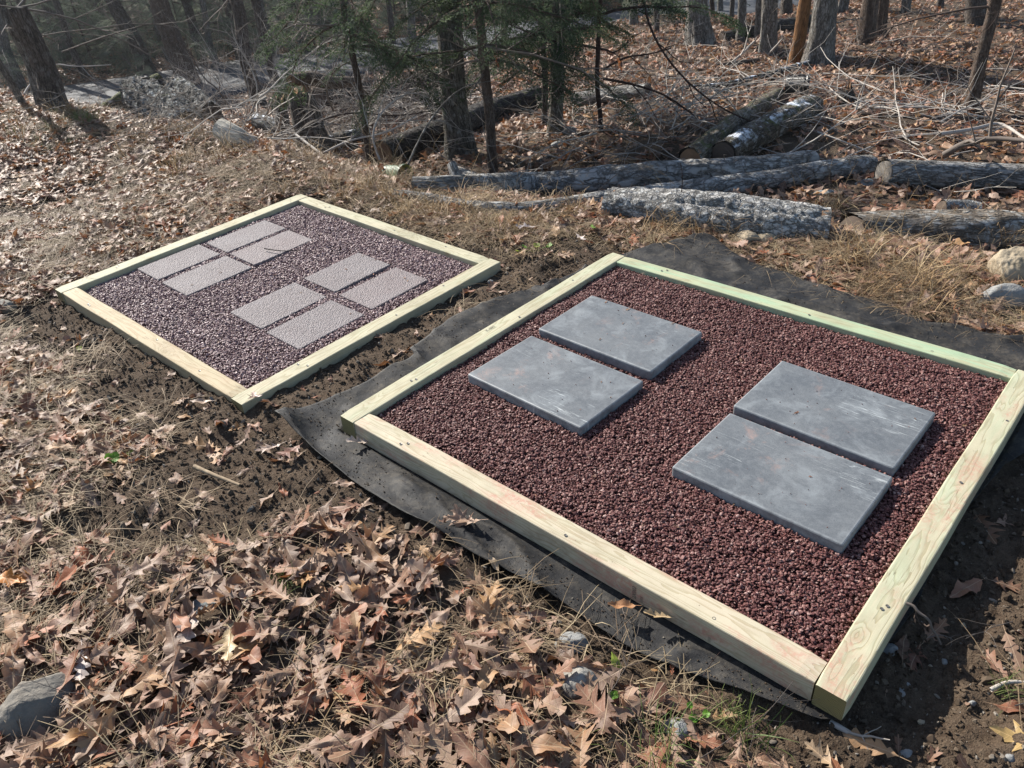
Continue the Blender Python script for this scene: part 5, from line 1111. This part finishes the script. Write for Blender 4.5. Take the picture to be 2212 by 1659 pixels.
rock('tan stone in the leaves by the cloth edge', 1165, 1272, 60, .5, M_st_tan, 9, .5, flat=.4)
rock('large tan rock on the bank at the right edge', 2186, 604, 108, .8, M_st_tan, 10, .25, 'boulder', .85, 5)
rock('grey-brown angular rock below the large tan rock', 2160, 655, 90, .7, M_st_grey, 11, .4)
rock('tan rock behind the far corner of the near bed, under the pale log', 1612, 524, 62, .8, M_st_tan, 12, .35)
rock('rounded tan rock right behind the other at the pale log', 1655, 524, 48, .8, M_st_tan, 13, .3)
rock('flat tan stone at the far edge of the cloth', 1655, 582, 60, .5, M_st_tan, 14, .5, flat=.35)
rock('rounded grey rock beside the mossy foot of the medium grey trunk', 1228, 288, 40, .9, M_st_grey, 15, .35)
rock('flat layered stone before the medium grey trunk', 1215, 312, 50, .6, M_st_grey, 16, .5, flat=.3)
rock('yellowish rock beyond the medium grey trunk', 1250, 262, 30, .7, M_st_tan, 17, .4)
rock('pale flat stone leaning at the sawn end of the right log', 1880, 395, 64, .5, M_st_blue, 18, .4, flat=.25)
rock('small flat stone on the leaves below the overlapping log ends', 1775, 418, 46, .5, M_st_blue, 19, .5, flat=.25)
rock('small grey stone in the soil trench beside the right timber', 1925, 1408, 36, .9, M_st_grey, 20, .4)
rock('white-grey small stone by the front corner of the near frame', 1945, 1497, 24, .9, M_st_grey, 21, .4, 'pebble')
rock('pebble in the soil at the bottom right', 1955, 1632, 34, .9, M_st_grey, 22, .4, 'pebble')
rock('small dark stone at the left edge beside the far bed', 12, 668, 50, .7, M_st_dark, 23, .4)
rock('squarish soil-covered stone standing in the litter left of the far bed', 236, 1002, 30, .7, M_st_dark, 24, .2, flat=1.0)
rock('brownish stone on the soil channel below the front corner of the far bed', 535, 875, 22, .8, M_st_dark, 25, .4, 'pebble')
for i, (px, py, wd) in enumerate([(2040, 1430, 16), (1990, 1560, 14), (2100, 1520, 14), (1900, 1640, 18), (2180, 1640, 22), (2080, 1350, 12), (1960, 1480, 12), (690, 990, 10), (300, 920, 12), (250, 800, 12), (1060, 610, 14), (870, 690, 10), (2120, 1420, 14), (2010, 1440, 10), (1100, 1560, 26), (2150, 700, 22), (2080, 660, 18), (1500, 470, 22)]):
    tag(rock('small stone half sunk in the loose soil', px, py, wd, .8, (M_st_grey, M_st_tan)[i % 2], 60 + i, .35, 'pebble', .8, 2), None, None, 'small stones in the soil')

# ------------------------------------------------------------------ pots
def lathe(geo, prof, sides=28, mat=0, arc=(0, 2 * math.pi)):
    a = np.linspace(*arc, sides); V = np.array([[(r * math.cos(t), r * math.sin(t), z) for t in a] for r, z in prof]); m = sides; n = len(prof)
    i = np.arange(n - 1)[:, None] * m; j = np.arange(m - 1)[None]; F = np.stack([i + j, i + j + 1, i + m + j + 1, i + m + j], -1).reshape(-1, 4); return geo.add(V.reshape(-1, 3), F, mat)
M_black = mat_plain('black_plastic', (.02, .021, .023), .35, .5); M_pot = mat_plain('dull_green_plastic', (.06, .10, .05), .5); M_potin = mat_plain('yellow_green_plastic', (.30, .36, .06), .5)
B = onto(1722, 184, .13); e = empty('plant_pot', B, 'black ribbed nursery pot tipped over at the end of the mossy log', 'plant pot')
g = lathe(Geo(), [(.0, -.10), (.072, -.10), (.085, .07), (.095, .07), (.097, .10), (.09, .10), (.085, .065), (.068, -.09), (0, -.09)]); build('pot_wall', g, M_black, e)
g = Geo()
for k in range(14):
    a = k / 14 * 6.283; tube(g, np.array([(.076 * math.cos(a), .076 * math.sin(a), -.09), (.088 * math.cos(a), .088 * math.sin(a), .06)]), .0035, .0035, 4)
build('rib', g, M_black, e)['kind'] = 'stuff'
e.rotation_euler = (math.radians(90), 0, math.radians(70)); e.scale = (1.3, 1.3, 1.3)
B = onto(858, 378, .03); e = empty('plant_pot', B, 'faded green pot lying on its side in the grass, yellow-green inside', 'plant pot')
build('pot_wall', lathe(Geo(), [(.062, -.11), (.082, .07), (.088, .07), (.088, .09)]), M_pot, e); build('pot_inside', lathe(Geo(), [(.086, .088), (.079, .068), (.058, -.10), (0, -.10)]), M_potin, e)
e.rotation_euler = (math.radians(86), 0, math.radians(50))

# ------------------------------------------------------------------ leaves with a look of their own
def one_leaf(label, px, py, col, kind='red_oak', L=.13, yaw=0, h=.03, cup=1.5, bend=.6, tw=.3, rx=0, ry=0, seed=1, z=None, cat='leaf', name='oak_leaf', trans=.2):
    m = mat_flat_leaf('leaf_' + label.split()[0], col, trans) if not isinstance(col, bpy.types.Material) else col
    o = build(name, leaf_geo(kind, True, cup, bend, tw, .3, seed), m); P = zpl(px, py, z) if z is not None else onto(px, py, h)
    v = Vector((0, .45 * L, 0)); e = Euler((rx, ry, math.radians(yaw))); v.rotate(e); o.location = Vector(P) - v; o.rotation_euler = e; o.scale = (L,) * 3
    return tag(o, label, cat)
one_leaf('brown oak leaf hanging over the front corner of the far frame', 551, 862, (.30, .20, .16), yaw=200, L=.13, z=.065, cup=1.2, rx=.3, seed=5)
one_leaf('pale lobed oak leaf at the left corner of the near frame, on the cloth', 752, 955, (.44, .36, .30), 'white_oak', .12, 100, z=.04, seed=6, rx=.2)
one_leaf('tan oak leaf standing curled against the front timber', 985, 1098, (.33, .20, .13), yaw=20, L=.15, z=.06, cup=2.2, rx=.5, seed=7)
one_leaf('brown oak leaf lying on the cloth under the standing curled one', 965, 1120, (.36, .23, .15), yaw=75, L=.14, z=.04, cup=1.5, seed=8)
one_leaf('small curled tan leaf beside the pebble on the cloth', 1056, 1200, (.42, .30, .19), 'chestnut', .07, 30, z=.04, cup=3, seed=9, rx=.4)
one_leaf('orange-brown folded leaf on the cloth below the front timber', 1317, 1307, (.40, .20, .09), 'chestnut', .09, 80, z=.025, cup=3, seed=10)
one_leaf('light tan curled leaf touching the bottom of the front timber', 1395, 1325, (.50, .36, .20), 'white_oak', .09, 70, z=.03, cup=3, seed=11)
one_leaf('bright orange maple-like leaf at the left edge', 52, 1260, (.48, .19, .035), 'maple', .11, 250, h=.06, cup=1.2, seed=12)
one_leaf('golden tan oak leaf lying flat over grass at the lower left', 492, 1425, (.46, .33, .17), yaw=-170, L=.17, h=.05, cup=.8, seed=13)
one_leaf('pale pinkish oak leaf with deep lobes below the bluish slate', 402, 1388, (.43, .34, .28), 'white_oak', .14, -175, h=.05, cup=1.0, seed=14)
one_leaf('greyish oak leaf with many round lobes above the large boulder', 175, 1470, (.36, .29, .26), 'white_oak', .14, -160, h=.05, cup=.8, seed=15)
one_leaf('yellow-brown maple leaf lying on soil near the bottom right corner', 2145, 1578, (.52, .35, .14), 'maple', .14, 60, h=.03, cup=.7, seed=16, trans=.3)
one_leaf('rust-brown leaf at the bottom edge below the front corner', 1800, 1650, (.30, .12, .05), 'maple', .13, 10, h=.04, cup=1.6, seed=17)
one_leaf('tan lobed leaf beside the stick at the front corner of the near frame', 1745, 1612, (.47, .33, .20), yaw=40, L=.12, h=.03, cup=1.2, seed=18)
one_leaf('orange curled leaf in the leaves of the far right bank', 2140, 572, (.40, .17, .06), 'red_oak', .12, 100, h=.06, cup=2, seed=19)
one_leaf('pale silver oak leaf with finger lobes near the pale log', 1262, 520, (.46, .38, .33), 'white_oak', .12, -160, h=.05, cup=.8, seed=20)
one_leaf('silvery lobed leaf in the grass before the logs', 1118, 490, (.42, .36, .34), 'white_oak', .13, 80, h=.05, cup=.8, seed=21)
one_leaf('long green leaf sticking up behind the near bed', 1278, 490, (.22, .36, .10), 'chestnut', .12, 160, h=.07, cup=1.2, rx=.5, seed=22, trans=.4)
one_leaf('yellow-green small leaf beside the lower grey stone', 1322, 1412, (.42, .52, .10), 'chestnut', .07, 20, h=.06, cup=1, rx=.7, seed=23, trans=.4)
one_leaf('dark red leaf caught in the hemlock boughs left of the central tree', 1066, 122, (.32, .09, .03), 'red_oak', .12, 100, z=.55, cup=1.5, rx=1.2, seed=24)
one_leaf('orange leaf hanging from the slender sapling', 1332, 128, (.45, .15, .04), 'chestnut', .13, 60, z=.45, cup=1.5, rx=1.2, seed=25)
one_leaf('brown leaf lying on the soil channel in front of the far bed', 415, 868, (.40, .28, .20), 'chestnut', .11, 80, h=.02, cup=2.5, seed=26)
one_leaf('reddish oak leaf draped on the soil left of the cloth tip', 605, 985, (.27, .14, .10), yaw=150, L=.13, h=.04, cup=1.5, rx=.3, seed=27)
one_leaf('pinkish brown oak leaf standing near the cloth tip', 556, 975, (.38, .27, .21), yaw=110, L=.11, h=.03, cup=1.4, seed=28)
one_leaf('small brown leaf on the soil between the beds', 910, 857, (.34, .25, .19), 'white_oak', .07, 100, h=.02, cup=1.4, seed=29)
M_gl = mat_flat_leaf('fresh_green_leaf', (.16, .34, .03), .4, .4); M_gl2 = mat_flat_leaf('yellow_green_leaf', (.36, .42, .06), .4, .4)
def round_leaf_geo(seed):
    g = Geo(); rings = 5; m = 22; V = [(0, 0, 0)]; 
    for k in range(1, rings + 1):
        for j in range(m):
            a = j / m * 6.283 + math.pi / 2; r = k / rings * .5 * (1 + .04 * math.sin(a * 11 + seed)) * (1 - .35 * math.exp(-((j if j < m / 2 else j - m) / 1.6) ** 2)); V.append((r * math.cos(a), r * math.sin(a) + .45, .05 * math.sin(a * 3 + seed) * k / rings + .10 * (k / rings) ** 2))
    V[0] = (0, .45, 0); V = np.array(V); F4 = [[1 + (k - 1) * m + j, 1 + k * m + j, 1 + k * m + (j + 1) % m, 1 + (k - 1) * m + (j + 1) % m] for k in range(1, rings) for j in range(m)]
    g.add(V, F4); g.f.append(np.array([[0, 1 + j, 1 + (j + 1) % m] for j in range(m)])); g.m.append(np.zeros(m)); return g
def sprig(label, px, py, leaves, name='seedling', mat=None):
    B = onto(px, py); e = empty(name, B, label, 'seedling')
    for (dx, dy, dz, L, yaw, tilt, mt) in leaves:
        o = build('leaf', round_leaf_geo(dx * 9), mt, e); o.location = (dx, dy, dz); o.scale = (L,) * 3; o.rotation_euler = (tilt, .1, math.radians(yaw))
        s = build('stem', tube(Geo(), np.array([[0, 0, 0], [dx * .4, dy * .4, dz * .8], [dx, dy, dz]]), .0013, .001, 5), mt, e)
    return e
sprig('round bright green leaf with smaller ones, in the litter left of the cloth', 250, 1015, [(0, 0, .035, .055, 20, .45, M_gl), (.06, .05, .03, .03, 60, .3, M_gl2), (-.02, .05, .02, .02, 100, .3, M_gl)])
sprig('tiny yellow-green leaf on the soil channel before the far bed', 172, 762, [(0, 0, .015, .03, 0, .4, M_gl2)])
sprig('little green seedling left of the soil channel', 50, 926, [(0, 0, .02, .025, 0, .4, M_gl), (.03, .01, .02, .02, 80, .4, M_gl2), (-.02, .02, .02, .02, 160, .4, M_gl)])
sprig('green leafy seedling on the soil between the two beds', 1160, 545, [(0, 0, .03, .04, 0, .4, M_gl2), (.06, .0, .03, .04, -80, .4, M_gl), (-.06, .01, .03, .035, 80, .4, M_gl), (-.11, -.01, .02, .03, 120, .5, M_gl2)])
sprig('pale green sprig beside the grey stone near the bottom', 1496, 1575, [(0, 0, .03, .025, 0, .5, M_gl), (.03, .01, .04, .022, -60, .4, M_gl), (-.03, .0, .03, .02, 80, .4, M_gl2), (.0, .03, .05, .02, 30, .5, M_gl)])
sprig('small green sprig under the lower grey stone', 1325, 1522, [(0, 0, .02, .03, 0, .4, M_gl), (.03, 0, .015, .025, -90, .4, M_gl)])

# ------------------------------------------------------------------ dirt and leaf bits that landed on the cloth and in the beds
bv = BVHTree.FromPolygons([tuple(v) for v in CLOTH[0]], [tuple(int(i) for i in f) for f in CLOTH[1]])
pts = []
while len(pts) < 2600:
    i = RNG.integers(0, len(CE)); e = CE[i]; u, v = bedxy(B2, e[0], e[1]); q = np.array([np.clip(u, 0, B2W), np.clip(v, 0, B2H)]); w_ = B2 @ Vector((q[0], q[1], 0)); t = RNG.random() ** .6
    x_, y_ = e[0] * t + w_[0] * (1 - t) + RNG.normal(0, .02), e[1] * t + w_[1] * (1 - t) + RNG.normal(0, .02)
    if vn(np.array([x_ * 5]), np.array([y_ * 5]), 77)[0] < RNG.uniform(.3, .75): 
        if RNG.random() < .8: pts.append(None)
        if len(pts) and pts[-1] is None: pts.pop(); continue
    h = bv.ray_cast(Vector((x_, y_, 1)), Vector((0, 0, -1)))
    if h[0] is not None: pts.append((h[0].x, h[0].y, h[0].z + .003))
pts = np.array(pts)
scatter('soil_crumbs', chip_protos('soil_crumb', M_clod, 6, .8, .25), pts, RNG.uniform(0, 6.28, (len(pts), 3)), .002 + .007 * RNG.random(len(pts)) ** 3, 'dirt and sawdust scattered on the black cloth')
q = []
for B_, W_, H_, PS, z0 in ((B2, B2W, B2H, PS2, -.012), (B1, B1W, B1H, PS1, -.016)):
    for _ in range(46):
        u, v = RNG.uniform(.1, W_ - .1), RNG.uniform(.1, H_ - .1); on = in_slabs(PS, np.array([u]), np.array([v]), 0)[0]; q.append(tuple(B_ @ Vector((u, v, (.0235 if B_ is B2 else -.012) if on else z0))))
q = np.array(q); scatter('leaf_bits', leaf_protos(5, False, 500), q, np.c_[RNG.normal(0, .1, (len(q), 2)), RNG.uniform(0, 6.28, len(q))], RNG.uniform(.008, .026, len(q)), 'tiny leaf bits blown into the beds')
q = []
for PS, B_, z0 in ((PS2, B2, .0225),):
    for (cx, cy, sx, sy, a) in PS:
        for _ in range(26): q.append(tuple(B_ @ Vector((cx + RNG.uniform(-.45, .45) * sx, cy + RNG.uniform(-.45, .45) * sy, z0 + .001))))
q = np.array(q); scatter('stray_grit', chip_protos('stone_chip', M_chip, 4), q, RNG.uniform(0, 6.28, (len(q), 3)), RNG.uniform(.002, .0065, len(q)), 'stray red grit lying on the smooth slabs')

# ------------------------------------------------------------------ thin scattering volume, added to imitate veiling lens glare
def glare_veil():
    x0, x1, y0, y1, z0, z1 = -90, 90, -8, 84, -3.5, 3.4
    V = [(x, y, z) for z in (z0, z1) for y in (y0, y1) for x in (x0, x1)]
    F = [(0, 2, 3, 1), (4, 5, 7, 6), (0, 1, 5, 4), (2, 6, 7, 3), (0, 4, 6, 2), (1, 3, 7, 5)]
    m = bpy.data.materials.new('glare_veil'); m.use_nodes = True; nt = m.node_tree; nt.nodes.clear(); o = nt.nodes.new('ShaderNodeOutputMaterial'); v = nt.nodes.new('ShaderNodeVolumePrincipled')
    v.inputs['Color'].default_value = (.88, .93, 1, 1); v.inputs['Density'].default_value = .0006; v.inputs['Anisotropy'].default_value = .55; nt.links.new(v.outputs[0], o.inputs['Volume'])
    tag(build('glare_veil', Geo().add(V, F), m, smooth=False), 'thin scattering volume added to imitate lens glare', kind='stuff')
glare_veil()
